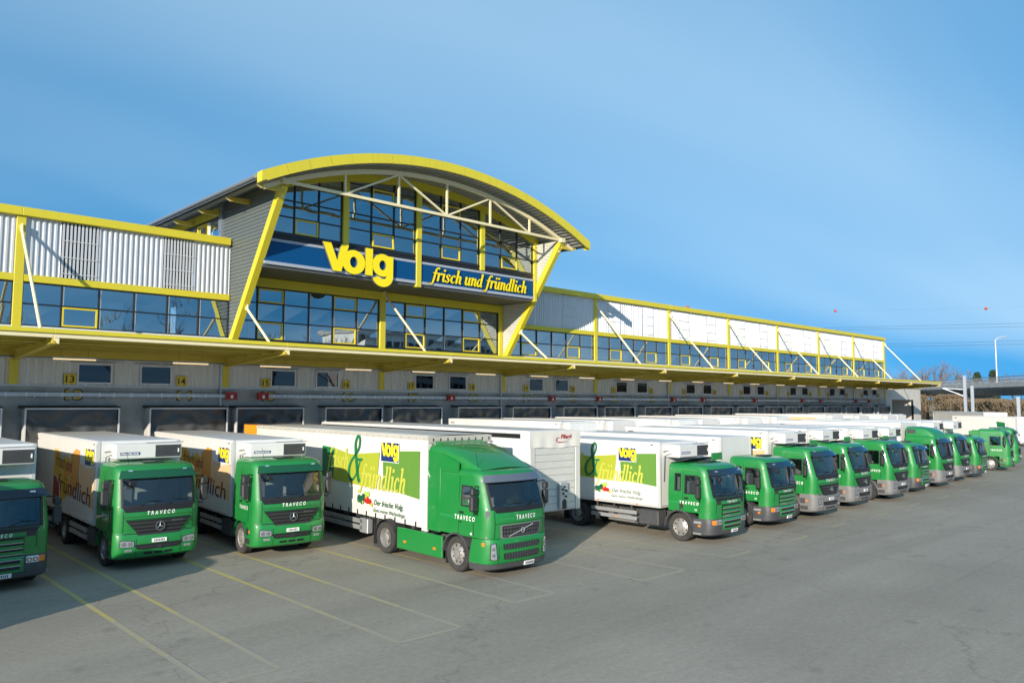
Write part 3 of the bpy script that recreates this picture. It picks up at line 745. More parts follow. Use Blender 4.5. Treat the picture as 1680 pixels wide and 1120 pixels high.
# canopy
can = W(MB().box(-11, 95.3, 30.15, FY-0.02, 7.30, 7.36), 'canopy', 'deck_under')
for a, b in zip([-11]+CX[1:-1], CX[1:-1]+[95.3]):
    MB().cbox(a+0.004, b-0.004, 30.0, 30.14, 7.13, 7.275, 0.01).obj('edge_beam', 'cream', can)
    MB().cbox(a, b, 29.93, 30.145, 7.28, 7.43, 0.012).obj('gutter_edge', 'yellow', can)
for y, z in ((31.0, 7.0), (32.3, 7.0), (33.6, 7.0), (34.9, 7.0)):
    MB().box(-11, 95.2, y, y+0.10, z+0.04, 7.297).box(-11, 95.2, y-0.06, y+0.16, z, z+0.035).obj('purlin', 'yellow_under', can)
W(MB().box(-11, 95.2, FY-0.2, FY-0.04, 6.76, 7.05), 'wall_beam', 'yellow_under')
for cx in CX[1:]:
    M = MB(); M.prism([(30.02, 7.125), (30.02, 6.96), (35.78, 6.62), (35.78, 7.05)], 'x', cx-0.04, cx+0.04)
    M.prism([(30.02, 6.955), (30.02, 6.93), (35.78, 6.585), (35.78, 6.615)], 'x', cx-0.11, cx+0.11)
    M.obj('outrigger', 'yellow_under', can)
    M = MB(); M.add([(cx-0.02, 29.985, 7.12), (cx+0.16, 29.985, 7.12), (cx+0.16, 29.985, 6.93), (cx-0.02, 30.3, 6.93), (cx-0.02, 30.012, 7.12), (cx+0.16, 30.012, 7.12), (cx+0.16, 30.012, 6.93), (cx-0.02, 30.32, 6.95)],
                    [(0,1,2,3),(4,5,6,7),(0,1,5,4),(1,2,6,5),(2,3,7,6),(3,0,4,7)])
    M.obj('tip_plate', 'cream', can)
def rod(x, y1, z1, y0=31.75, z0=7.34):
    M = MB(); M.tube([(x, y0, z0), (x, y1, z1)], 0.062, 10)
    d = Vector((0, y1-y0, z1-z0)).normalized(); p = Vector((x, y1, z1))
    M.box(x-0.02, x+0.02, y1-0.22, y1+0.12, z1-0.16, z1+0.10)
    o = W(M, 'tie_rod', 'cream', smooth=40)
for cx in CX[1:]:
    if 15 < cx < 34: continue
    rod(cx, FY-0.12, 11.95)
rod(15.75, 34.5, 9.35, 31.75, 7.36); rod(24.3, FY-0.12, 11.0, 31.75, 7.34); rod(33.45, 34.45, 9.35, 31.75, 7.34)

# tube lights under the canopy (lit)
li = 0
for a in CX[1:-1]:
    for off in (1.0, 5.6):
        x = (a+off); li += 1
        t = thing('tube_light', 'lit fluorescent tube lamp under the canopy before dock %s' % WORDS[li+10], 'lamp', (x, 34.5, 6.62), 0, 'tube lights under the canopy')
        MB().cbox(0, 1.62, -0.05, 0.05, 0.03, 0.09, 0.008).obj('housing', 'galv', t)
        MB().tube([(0.04, 0, 0.0), (1.58, 0, 0.0)], 0.026, 8).obj('tube', 'tube', t, smooth=40)
        MB().tube([(0.3, 0, 0.09), (0.3, 0, 0.42)], 0.006, 5).tube([(1.3, 0, 0.09), (1.3, 0, 0.42)], 0.006, 5).obj('hanger', 'wire', t)

# annex at the far end
W(MB().box(95.05, 106.5, FY+0.0, FY+12, 5.45, 6.9).box(95.05, 97.0, FY, FY+12, 0, 5.45).box(104.1, 106.5, FY, FY+12, 0, 5.45).box(97.0, 104.1, FY+4.0, FY+12, 0, 5.45), 'annex', 'concrete_light')
W(corrugated(97.0, 104.1, 0, 5.45, FY+3.9, 0.3, 0.06), 'annex_door', 'siding')
W(MB().box(95.0, 106.4, FY-0.25, FY-0.02, 6.95, 7.2), 'annex_beam', 'yellow')
W(MB().box(103.85, 104.05, FY+0.02, FY+0.2, 0, 5.44), 'annex_post', 'mullion')

# ------------------------------------------------------------------ arched centre
AR, AC, AT = 22.9, 24.6, 17.02
def arcz(x): return AT - (AR - math.sqrt(max(0, AR*AR - (x-AC)**2)))
XL, XR = 14.25, 34.95
def posty(z): return 35.98 - (z-7.45)*(35.98-30.95)/(14.5-7.45)
# sloping side walls, boards laid level
def siding(x, z0, z1, yback, mt, sgn, name, top=None):
    M = MB(); n_ = int((z1-z0)/0.17); rows = []
    for k in range(n_):
        za = z0+(z1-z0)*k/n_; h = (z1-z0)/n_
        for f_, d in ((0, 0), (0.55, 0), (0.72, 0.035), (0.95, 0.035)): rows.append((za+f_*h, d))
    rows.append((z1, 0)); vs = []
    for z, d in rows:
        vs += [(x+sgn*d, posty(z)+0.14, z), (x+sgn*d, yback, z)]
    M.add(vs, [(2*i, 2*i+1, 2*i+3, 2*i+2) for i in range(len(rows)-1)])
    return W(M, name, mt)
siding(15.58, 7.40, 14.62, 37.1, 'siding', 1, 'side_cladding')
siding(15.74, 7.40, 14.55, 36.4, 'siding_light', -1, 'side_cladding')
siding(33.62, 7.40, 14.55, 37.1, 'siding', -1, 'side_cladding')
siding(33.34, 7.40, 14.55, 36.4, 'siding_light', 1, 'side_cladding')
for x in (15.70, 33.47):
    M = MB(); M.beam((x, posty(7.40), 7.40), (x, posty(14.42), 14.42), 0.30, 0.36, (0, 1, 0)); W(M, 'leaning_post', 'yellow')
    W(MB().cbox(x-0.17, x+0.17, 30.75, 31.2, 14.42, 14.68, 0.02), 'post_head', 'cream')
    W(MB().box(x-0.06, x+0.06, 31.1, 32.9, 13.88, 14.10), 'strut', 'cream')
W(MB().box(15.5, 15.85, 36.95, 37.35, 12.4, 14.9), 'corner_post', 'gutter')
W(MB().box(15.55, 15.75, 37.35, 62, 14.12, 14.55), 'eave_beam', 'yellow')
o = W(MB().box(15.58, 15.70, 37.35, 62, 12.5, 12.72).box(15.58, 15.7, 37.36, 62, 14.02, 14.11), 'side_window', 'mullion')
for k in range(16):
    y = 37.4+k*1.4
    MB().box(15.6, 15.68, y+1.34, y+1.4, 12.72, 14.02).obj('mullion', 'frame_pale', o)
    if k == 1:
        M = MB(); M.box(15.56, 15.62, y, y+0.07, 12.75, 14.0).box(15.56, 15.62, y+1.27, y+1.34, 12.75, 14.0).box(15.56, 15.62, y+0.07, y+1.27, 13.93, 14.0).box(15.56, 15.62, y+0.07, y+1.27, 12.75, 12.82); M.obj('sash', 'yellow_sash', o)
    MB().quad((15.64, y, 12.72), (15.64, y+1.34, 12.72), (15.64, y+1.34, 14.02), (15.64, y, 14.02)).obj('pane', 'pane', o)
W(MB().cbox(14.9, 15.3, 38.2, 39.4, 12.52, 13.05, 0.04).tube([(15.2, 37.3, 12.52), (15.2, 37.3, 13.2), (15.2, 37.0, 13.4)], 0.03).tube([(15.0, 37.5, 12.52), (15.0, 37.5, 13.1)], 0.03), 'roof_equipment', 'galv')
W(MB().tube([(13.6, 39.8, 12.5), (13.6, 39.8, 13.25)], 0.12, 10), 'roof_vent', 'yellow', smooth=40)
# roof shell: smooth skin above, ribbed deck below
M = MB(); n_ = 48
def roofskin(u, v):
    x = lerp(XL, XR, u); return (x, lerp(30.06, 62, v), arcz(x)-0.02)
M.grid(roofskin, n_, 4); roof = W(M, 'arched_roof', 'roof_metal', smooth=40)
M = MB(); th0, th1 = math.asin((XL-AC)/AR), math.asin((XR-AC)/AR); nr = 70; prof = []
for k in range(nr):
    for f_, d in ((0, 0), (0.35, 0), (0.5, 0.10), (0.85, 0.10)):
        t = lerp(th0, th1, (k+f_)/nr); r_ = AR-0.38+d; prof.append((AC+r_*math.sin(t), AT-AR+r_*math.cos(t)))
n2 = len(prof)
M.add([(x, 30.07, z) for x, z in prof] + [(x, 62, z) for x, z in prof], [(i, i+1, n2+i+1, n2+i) for i in range(n2-1)])
M.obj('ribbed_deck', 'soffit', roof)
nseg = 19
for k in range(nseg):
    M = MB(); ta, tb = lerp(th0, th1, k/nseg)+0.0004, lerp(th0, th1, (k+1)/nseg)-0.0004; P = []
    for q in range(4):
        t = lerp(ta, tb, q/3); P.append((AC+AR*math.sin(t), AT-AR+AR*math.cos(t)))
    Q = []
    for q in range(4):
        t = lerp(tb, ta, q/3); Q.append((AC+(AR-0.45)*math.sin(t), AT-AR+(AR-0.45)*math.cos(t)))
    M.prism(P+Q, 'y', 29.98, 30.06); M.obj('fascia_panel', 'yellow', roof)
for x, sg in ((XL, -1), (XR, 1)):
    za = arcz(x); MB().box(x-0.03, x+0.03, 30.066, 30.45, za-0.46, za-0.01).obj('fascia_end', 'yellow', roof)
    MB().box(x-0.02, x+0.02, 30.46, 62, za-0.30, za-0.04).obj('eave_fascia', 'gutter', roof)
    MB().tube([(x+sg*0.09, 30.47, za-0.17), (x+sg*0.09, 62, za-0.17)], 0.085, 10).obj('gutter', 'gutter', roof, smooth=40)
    for y in (31.0, 34.1, 37.3, 40.5, 43.7, 46.9):
        xi = x - sg*0.22; xo = x - sg*1.45; M = MB()
        vs = [(a, b, c) for b in (y-0.07, y+0.07) for a, c in ((xi, za-0.30), (xi, za-0.36), (xi-sg*0.22, za-0.47), (xo, za-0.47), (xo, za-0.24))]
        M.add(vs, [(0,1,2,3,4), (9,8,7,6,5), (0,5,6,1), (1,6,7,2), (2,7,8,3), (3,8,9,4), (4,9,5,0)]); M.obj('rafter_end', 'yellow_under', roof)
        M = MB(); M.add([(xi+sg*0.004, y-0.075, za-0.29), (xi+sg*0.004, y+0.075, za-0.29), (xi+sg*0.004, y+0.075, za-0.362), (xi-sg*0.22, y+0.075, za-0.475), (xi-sg*0.22, y-0.075, za-0.475), (xi+sg*0.004, y-0.075, za-0.362)], [(0,1,2,5), (5,2,3,4)]); M.obj('end_plate', 'cream', roof)
    M = MB(); M.prism([(x+sg*0.03, za-0.46), (x+sg*0.03, za-0.005), (x-sg*0.12, arcz(x-sg*0.12)-0.004), (x-sg*0.34, arcz(x-sg*0.34)-0.446)], 'y', 29.983, 30.063); M.obj('fascia_corner', 'yellow', roof)
# front truss
M = MB(); ch = []
for k in range(33):
    x = lerp(14.75, 34.45, k/32); ch.append((x, 31.0, arcz(x)-0.66))
for p, q in zip(ch, ch[1:]): M.beam(p, q, 0.16, 0.20)
truss = W(M, 'roof_truss', 'cream')
zb = 14.58; nodes = [15.75+k*3.02 for k in range(7)]
MB().beam((15.75, 31.0, zb), (33.45, 31.0, zb), 0.11, 0.13).obj('bottom_chord', 'cream', truss)
for i, x in enumerate(nodes[1:-1]):
    MB().beam((x, 31.0, zb+0.07), (x, 31.0, arcz(x)-0.76), 0.09, 0.10, (0, 1, 0)).obj('upright', 'cream', truss)
for (a, ta), (b, tb) in ((((nodes[1]), 0), (nodes[2], 1)), ((nodes[2], 1), (nodes[3], 0)), ((nodes[3], 0), (nodes[4], 1)), ((nodes[4], 1), (nodes[5], 0))):
    pa = (a+0.09 if b > a else a-0.09, 31.0, zb+0.06 if not ta else arcz(a)-0.78); pb = (b-0.09, 31.0, zb+0.06 if not tb else arcz(b)-0.78)
    MB().beam(pa, pb, 0.08, 0.09).obj('diagonal', 'cream', truss)
# upper glazing
GY = 33.0; GX = [15.85, 20.0, 24.45, 28.95, 33.25]
def archb(x): return arcz(x) - 0.74
M = MB()
for k in range(40):
    a, b = lerp(15.6, 33.5, k/40), lerp(15.6, 33.5, (k+1)/40)
    vs = [(x, y, z) for y in (GY-0.14, GY+0.14) for x, z in ((a, archb(a)), (b, archb(b)), (b, archb(b)+0.40), (a, archb(a)+0.40))]
    M.add(vs, [(0,1,2,3), (7,6,5,4), (0,4,5,1), (2,6,7,3)])
W(M, 'arch_beam', 'yellow')
for x in GX[1:-1]:
    W(MB().cbox(x-0.16, x+0.16, GY-0.17, GY+0.15, 12.45 if x != 24.45 else 11.02, archb(x)+0.005, 0.012), 'column', 'yellow')
W(MB().cbox(33.1, 33.33, GY-0.17, GY+0.2, 11.05, 14.5, 0.012), 'column', 'yellow')
for si, (a, b) in enumerate(zip(GX, GX[1:])):
    xa, xb = a+0.16, b-0.16; xs = [lerp(xa, xb, k/3) for k in range(4)]
    ss = {(1, 0): 0.10 if si in (1, 3) else 0.0}
    if si in (1, 2): ss[(1, 3)] = 0.0
    window_band(xa, xb, 12.74, 16.6, GY, xs, [12.76, 13.54, 14.32, 15.10, 15.82, 16.6], ss, pale=False, top=archb)
W(MB().box(15.8, 33.1, GY-0.08, GY+0.1, 12.62, 12.73).box(15.8, 33.1, GY-0.04, GY+0.1, 12.54, 12.61).box(15.8, 33.1, GY-0.08, GY+0.1, 12.47, 12.53), 'sill_band', 'mullion')
W(MB().box(15.8, 33.3, GY-0.02, 35.95, 11.06, 11.18), 'soffit_panel', 'soffit_dark')
W(MB().box(15.8, 33.3, GY+0.14, 35.95, 11.2, 12.3), 'sign_backing', 'soffit_dark')
W(MB().box(15.75, 33.3, GY+0.2, 44, 12.30, 12.44), 'room_floor', 'room_floor')
M = MB(); xs_ = [lerp(15.75, 33.3, k/12) for k in range(13)]; M.prism([(15.75, 12.44), (33.3, 12.44)] + [(x, arcz(x)-0.5) for x in reversed(xs_)], 'y', 44, 44.2); M.box(22.3, 22.5, 36.5, 44, 12.44, 15.6); W(M, 'room_partition', 'room_wall')
W(MB().box(15.75, 15.80, GY+0.2, 36.9, 12.44, 14.5).box(33.28, 33.33, GY+0.2, 44, 12.44, 14.5), 'room_partition', 'room_wall')
for k in range(9):
    x = 16.6+k*1.8+rndw.uniform(-.3, .3); h = rndw.choice((0.5, 0.8, 1.1)); y0 = GY+rndw.uniform(0.7, 4)
    W(MB().cbox(x, x+rndw.uniform(0.4, 1.1), y0, y0+0.5, 12.45, 12.45+h, 0.02), 'desk', rndw.choice(('furniture', 'room_wall', 'blind')))
for x in (18.9, 21.0, 26.4, 30.6):
    M = MB(); M.beam((x, 36.5, 14.6), (x+2.4, 36.5, 16.2), 0.12, 0.14); W(M, 'truss_reflection', 'cream')  # added bars that imitate the front truss reflected in the panes
# lower glazing
LX = [15.85, 24.1]; xs = [15.9, 17.0, 18.4, 19.8, 21.2, 22.65, 24.08]
ssd = {(1, 0): 0.0, (1, 2): 0.0, (4, 0): 0.0, (4, 2): 0.0}
window_band(15.9, 24.08, 7.98, 10.58, FY, xs, [8.0, 8.90, 9.80, 10.56], ssd)
xs = [24.46, 25.85, 27.27, 28.67, 30.1, 31.5, 33.0]
window_band(24.46, 33.0, 7.98, 10.58, FY, xs, [8.0, 8.90, 9.80, 10.56], ssd)
W(MB().box(15.9, 33.0, FY-0.07, FY+0.1, 7.80, 7.965), 'sill', 'mullion')
W(MB().cbox(24.09, 24.45, FY-0.16, FY+0.12, 7.4, 11.05, 0.012), 'column', 'yellow')
W(MB().cbox(33.02, 33.32, FY-0.16, FY+0.12, 7.4, 11.05, 0.012), 'column', 'yellow')
W(MB().cbox(15.78, 24.085, FY-0.13, FY+0.1, 10.60, 11.05, 0.012).cbox(24.455, 33.01, FY-0.13, FY+0.1, 10.60, 11.05, 0.012), 'rail_beam', 'yellow')
W(MB().box(15.75, 33.3, FY+0.1, 43, 7.45, 7.6), 'room_floor', 'room_floor')
W(MB().box(15.75, 33.3, 43, 43.2, 7.6, 11).box(15.75, 33.3, FY+0.15, 43, 10.9, 11.0).box(23.9, 24.0, FY+0.4, 43, 7.6, 10.9), 'room_partition', 'room_wall')
for k in range(14):
    x = 16.2+k*1.2+rndw.uniform(-.3, .3); h = rndw.choice((0.8, 1.0, 1.3, 1.9)); y0 = FY+rndw.uniform(0.4, 4)
    W(MB().cbox(x, x+rndw.uniform(0.4, 1.1), y0, y0+0.5, 7.61, 7.61+h, 0.02), 'cupboard', rndw.choice(('furniture', 'room_wall', 'blind', 'room_dark', 'green_mark')))

# ------------------------------------------------------------------ the big sign
SG = thing('fascia_sign', 'blue sign board with pale edges across the arched glass front', 'sign', (24.5, GY, 11.2))
def SO(M, name, mt, parent, smooth=None):
    o = M.obj(name, mt, parent, smooth); return o
for a, b in ((-8.68, -0.23), (0.13, 8.58)):
    MB().box(a, b, -0.10, -0.02, 0.15, 1.08).obj('board', 'sign_blue', SG)
    MB().box(a, b, -0.13, -0.02, 1.085, 1.21).obj('edge_strip', 'sign_strip', SG)
    MB().box(a, b, -0.13, -0.02, 0.0, 0.145).obj('edge_strip', 'sign_strip', SG)
VS = thing('logo_sign', 'large solid yellow word Volg standing proud of the blue board', 'sign', (18.68, GY-0.12, 11.27))
kx, kz = 4.05/4.06, 1.0
for strips in volg_glyphs():
    ed = MB(); put_strips(ed, strips, lambda u, v, d: (u*kx, -0.02-d, v*kz), depth=0.10, lift=0.002)
    lo = ed.obj('letter', 'sign_edge', VS)
    fc = MB(); put_strips(fc, strips, lambda u, v, d: (u*kx, -0.135-d, v*kz), depth=0.012, lift=0.001); fc.obj('letter_face', 'sign_yellow', lo)
TS = thing('slogan_sign', 'slanted yellow lettering frisch und fründlich on the blue board', 'sign', (25.22, GY-0.11, 11.46))
sts, wtot = script2d('frisch und fründlich'); kk = 7.15/wtot
x = 0.0; sh = 0.16; xh = 0.46
for ch in 'frisch und fründlich':
    w, st = GLY[ch]
    if st:
        M = MB(); E2 = MB()
        for i, (pts, wd) in enumerate(st):
            L, Rr = stroke(pts, wd); n_ = len(L)
            for MM, d0, d1 in ((M, 0.075, 0.09), (E2, 0.0, 0.073)):
                g_ = (0.0 if MM is M else 0.03)
                d = d1 + 0.0008*i
                LL = [((p.x+x+p.y*sh)*kk, p.y*xh) for p in L]; RR = [((p.x+x+p.y*sh)*kk, p.y*xh) for p in Rr]
                vs = [(a, -d, b) for a, b in LL] + [(a, -d, b) for a, b in RR] + [(a, -d0, b) for a, b in LL] + [(a, -d0, b) for a, b in RR]
                fs = []
                for j in range(n_-1): fs += [(j, j+1, n_+j+1, n_+j), (j, 2*n_+j, 2*n_+j+1, j+1), (n_+j, n_+j+1, 3*n_+j+1, 3*n_+j)]
                fs += [(0, n_, 3*n_, 2*n_), (n_-1, 2*n_-1, 4*n_-1, 3*n_-1)]
                MM.add(vs, fs)
        lo = E2.obj('letter', 'black', TS); M.obj('letter_face', 'sign_yellow', lo)
    x += w
# ------------------------------------------------------------------ trucks
class Cab:
    """cab-over shell: plan = rounded rectangle, front leaning by a height profile; truck looks along -y"""
    def __init__(s, prof, wid, w=1.24, r=0.22, yb=2.1, crown=0.07):
        s.prof, s.wid, s.w, s.r, s.yb, s.crown = prof, wid, w, r, yb, crown
    def yf(s, z): return interp(s.prof, z)
    def W(s, z): return s.w*interp(s.wid, z)
    def F(s, a, z):
        w = s.W(z); r = min(s.r, w*0.4); h = w-r; sg = 1 if a >= 0 else -1; b = abs(a); y = s.yf(z)
        if b <= h: return Vector((a, y + s.crown*(b/w)**2, z))
        c = s.crown*(h/w)**2; t = (b-h)/r
        if t <= math.pi/2: return Vector((sg*(h + r*math.sin(t)), y + c + r*(1-math.cos(t)), z))
        return Vector((sg*w, y + c + r + (b-h-r*math.pi/2), z))
    def S(s, sg, y, z): return Vector((sg*s.W(z), y, z))
    def pn(s, kind, a, z):
        if kind == 'F':
            p = s.F(a, z); du = s.F(a+0.01, z)-s.F(a-0.01, z); dv = s.F(a, z+0.01)-s.F(a, z-0.01); n = du.cross(dv)
            n.normalize(); return p, n
        p = s.S(kind, a, z); return p, Vector((kind, 0, 0))
    def pt(s, kind, a, z, off): p, n = s.pn(kind, a, z); return p + n*off
    def shell(s, rows, ys, ws=None, sw=()):
        """ys: side stations rear..front; ws = (half width, z0, z1) hole; sw = [(y0, y1, z0, z1)] side holes"""
        nf = 11; cols = []
        for y in ys: cols.append(('S', -1, y))
        for k in range(8): cols.append(('C', -1, 1-k/8))
        h = ws[0] if ws else 0.9
        fr = [-h + 2*h*k/(nf-1) for k in range(nf)]
        for a in fr: cols.append(('F', 0, a))
        for k in range(8): cols.append(('C', 1, (k+1)/8))
        for y in reversed(ys): cols.append(('S', 1, y))
        def P(c, z):
            w = s.W(z); r = min(s.r, w*0.4); hh = w-r
            if c[0] == 'S': return s.S(c[1], max(c[2], s.yf(z)+s.crown+r), z)
            if c[0] == 'C': return s.F(c[1]*(h + c[2]*max(0.02, hh + r*math.pi/2 - h)), z)
            return s.F(c[2], z)
        M = MB(); n = len(cols); vs = [P(c, z) for z in rows for c in cols]; fs = []
        for j in range(len(rows)-1):
            zc = (rows[j]+rows[j+1])/2
            for i in range(n-1):
                a, b = cols[i], cols[i+1]
                if ws and a[0] == 'F' and b[0] == 'F' and ws[1] < zc < ws[2]: continue
                if a[0] == 'S' and b[0] == 'S' and any(q[0]-1e-4 <= min(a[2], b[2]) and max(a[2], b[2]) <= q[1]+1e-4 and q[2] < zc < q[3] for q in sw): continue
                fs.append((j*n+i, j*n+i+1, (j+1)*n+i+1, (j+1)*n+i))
            fs.append((j*n+n-1, j*n, (j+1)*n, (j+1)*n+n-1))
        fs.append(tuple(range(n))); fs.append(tuple((len(rows)-1)*n+i for i in range(n))[::-1])
        return M.add(vs, fs)
    def patch(s, M, kind, q, off=0.01, th=0.03, nu=8, nv=4, k=0.0, lean=0.0):
        """panel lying on the shell; q = BL, BR, TR, TL in (across, height); k rounds the corners; lean adds offset to the foot"""
        def m1(x, k):  return x
        us = sorted(set([i/nu for i in range(nu+1)] + ([k/2, 1-k/2, k/6, 1-k/6] if k else [])))
        vq = sorted(set([i/nv for i in range(nv+1)] + ([k/2, 1-k/2, k/6, 1-k/6] if k else [])))
        top, bot = [], []
        for v in vq:
            for u in us:
                x, y = 2*u-1, 2*v-1
                if k:
                    dx_, dy_ = (abs(x)-(1-k))/k, (abs(y)-(1-k))/k
                    if dx_ > 0 and dy_ > 0:
                        f_ = max(dx_, dy_)/math.hypot(dx_, dy_); x = math.copysign((1-k)+k*dx_*f_, x); y = math.copysign((1-k)+k*dy_*f_, y)
                uu, vv = (x+1)/2, (y+1)/2
                a = lerp(lerp(q[0][0], q[1][0], uu), lerp(q[3][0], q[2][0], uu), vv); z = lerp(lerp(q[0][1], q[1][1], uu), lerp(q[3][1], q[2][1], uu), vv)
                o = off + lean*(1-vv); p, n = s.pn(kind, a, z)
                top.append(p+n*o); bot.append(p+n*(o-th))
        A, Bn = len(us), len(vq); N = A*Bn; fs = [(j*A+i, j*A+i+1, (j+1)*A+i+1, (j+1)*A+i) for j in range(Bn-1) for i in range(A-1)]
        fs += [tuple(N+x for x in f[::-1]) for f in fs]
        ring = [i for i in range(A)] + [j*A+A-1 for j in range(1, Bn)] + [(Bn-1)*A+i for i in range(A-2, -1, -1)] + [j*A for j in range(Bn-2, 0, -1)]
        fs += [(ring[i], ring[(i+1) % len(ring)], N+ring[(i+1) % len(ring)], N+ring[i]) for i in range(len(ring))]
        return M.add(top+bot, fs)

_wh = {}
def wheel(parent, x, y, r=0.51, side=-1, dual=False, steer=False, hub='rim'):
    """tyre with a dished rim; side = outward direction"""
    key = (r, side, dual, steer, hub)
    if key not in _wh:
        w = 0.30; s_ = side
        T = MB(); pr = []
        for a, b in ((0.62, -w/2+0.02), (0.70, -w/2-0.0), (0.93, -w/2+0.0), (0.985, -w/2+0.035), (1.0, -w/2+0.06)): pr.append((r*a, b))
        for k in range(4):
            c = -w/2+0.075 + k*0.05; pr += [(r, c), (r*0.972, c+0.004), (r*0.972, c+0.012), (r, c+0.016)]
        for a, b in ((1.0, w/2-0.06), (0.985, w/2-0.035), (0.93, w/2), (0.70, w/2), (0.62, w/2-0.02), (0.62, -w/2+0.02)): pr.append((r*a, b))
        T.lathe(pr, (0, 0, 0), 'x', 36)
        if dual: T.lathe(pr, (-s_*0.34, 0, 0), 'x', 36)
        Rm = MB(); q = r*0.63
        if steer: pr2 = [(q, 0.13), (q*0.95, 0.10), (q*0.90, 0.06), (q*0.62, 0.10), (q*0.42, 0.13), (q*0.40, 0.17), (q*0.22, 0.18), (0.001, 0.18)]
        else: pr2 = [(q, 0.13), (q*0.95, 0.09), (q*0.88, -0.05), (q*0.62, -0.09), (q*0.50, -0.07), (q*0.48, 0.10), (q*0.30, 0.13), (0.001, 0.13)]
        Rm.lathe([(a, s_*b) for a, b in pr2], (0, 0, 0), 'x', 36)
        for k in range(10):
            t = 2*math.pi*k/10; Rm.tube([(s_*(0.10 if steer else -0.08), math.cos(t)*q*0.52, math.sin(t)*q*0.52), (s_*(0.145 if steer else -0.03), math.cos(t)*q*0.52, math.sin(t)*q*0.52)], 0.014, 6)
        H = MB()
        for k in range(8):
            t = 2*math.pi*(k+0.5)/8; c = (0, math.cos(t)*q*0.76, math.sin(t)*q*0.76); xx = s_*(0.083 if steer else -0.068)
            n_ = 8; vs = [(xx+s_*0.006, c[1]+0.032*math.cos(2*math.pi*j/n_), c[2]+0.032*math.sin(2*math.pi*j/n_)) for j in range(n_)]
            H.add(vs, [tuple(range(n_))])
        _wh[key] = (T.mesh('wheel', 'tyre', 35), Rm.mesh('rim', hub, 35), H.mesh('rim_opening', 'black'))
    a, b, c = _wh[key]
    o = link('wheel', a, parent); o.location = (x, y, r); link('rim', b, o); link('rim_opening', c, o)
    return o
def fender(parent, x0, x1, y, z, r, mt, a0=-5, a1=185, th=0.03):
    M = MB(); n_ = 18; P = [(y - r*math.cos(rad(lerp(a0, a1, k/n_))), z + r*math.sin(rad(lerp(a0, a1, k/n_)))) for k in range(n_+1)]
    Q = [(y - (r-th)*math.cos(rad(lerp(a0, a1, k/n_))), z + (r-th)*math.sin(rad(lerp(a0, a1, k/n_)))) for k in range(n_+1)]
    vs = [(x, *p) for x in (x0, x1) for p in P+Q]; m_ = n_+1; K = 2*m_; fs = []
    for k in range(n_):
        fs += [(k, k+1, K+k+1, K+k), (m_+k+1, m_+k, K+m_+k, K+m_+k+1), (k+1, k, m_+k, m_+k+1), (K+k, K+k+1, K+m_+k+1, K+m_+k)]
    M.add(vs, fs); return M.obj('fender', mt, parent, smooth=40)
def star(parent, c, r):
    """ring with a three-pointed star"""
    M = MB(); n_ = 28; cy = c[1]
    M.lathe([(r, -0.012), (r, 0.012), (r*0.87, 0.012), (r*0.87, -0.012), (r, -0.012)], c, 'y', n_)
    for k in range(3):
        t = rad(90+120*k); u = Vector((math.cos(t), 0, math.sin(t))); v = Vector((-math.sin(t), 0, math.cos(t))); C = Vector(c)
        M.add([C+Vector((0, -0.02, 0)), C + v*r*0.15 + u*r*0.05, C + u*r*0.9, C - v*r*0.15 + u*r*0.05], [(0, 1, 2), (0, 2, 3)])
    return M.obj('emblem', 'chrome', parent)
def mirror(parent, c, sg, h=0.62, mt='plastic'):
    """wing mirror: tall housing, kerb mirror above, tubular arms"""
    x, y, z = c
    o = MB().cbox(x-0.11, x+0.11, y-0.05, y+0.09, z, z+h*0.66, 0.035).obj('mirror', mt, parent, smooth=30)
    MB().cbox(x-0.10, x+0.10, y-0.05, y+0.09, z+h*0.69, z+h, 0.035).obj('upper_housing', mt, o, smooth=30)
    MB().quad((x-0.085, y+0.092, z+0.03), (x+0.085, y+0.092, z+0.03), (x+0.085, y+0.092, z+h*0.6), (x-0.085, y+0.092, z+h*0.6)).obj('mirror_glass', 'chrome', o)
    xi = x - sg*0.26
    MB().tube([(xi, y+0.1, z+h+0.02), (x-sg*0.06, y, z+h+0.05), (x, y, z+h*0.95)], 0.02, 6).tube([(xi, y+0.1, z-0.04), (x-sg*0.05, y, z-0.10), (x, y, z+0.02)], 0.02, 6).obj('arm', 'black', o, smooth=40)
    return o
def plate(parent, cab, z, a=0.0, w=0.42, off=0.03):
    M = MB(); cab.patch(M, 'F', [(a-w/2, z-0.055), (a+w/2, z-0.055), (a+w/2, z+0.055), (a-w/2, z+0.055)], off, 0.02, 2, 1)
    o = M.obj('number_plate', 'letter_white', parent)
    M = MB(); rn = random.Random(int(z*1000)+int(a*77)+len(bpy.data.objects)); x = a-w/2+0.06
    while x < a+w/2-0.06:
        d = rn.choice((0.028, 0.036)); cab.patch(M, 'F', [(x, z-0.032), (x+d*0.7, z-0.032), (x+d*0.7, z+0.032), (x, z+0.032)], off+0.003, 0.002, 1, 1); x += d+0.012
    M.obj('plate_marks', 'plastic', o)
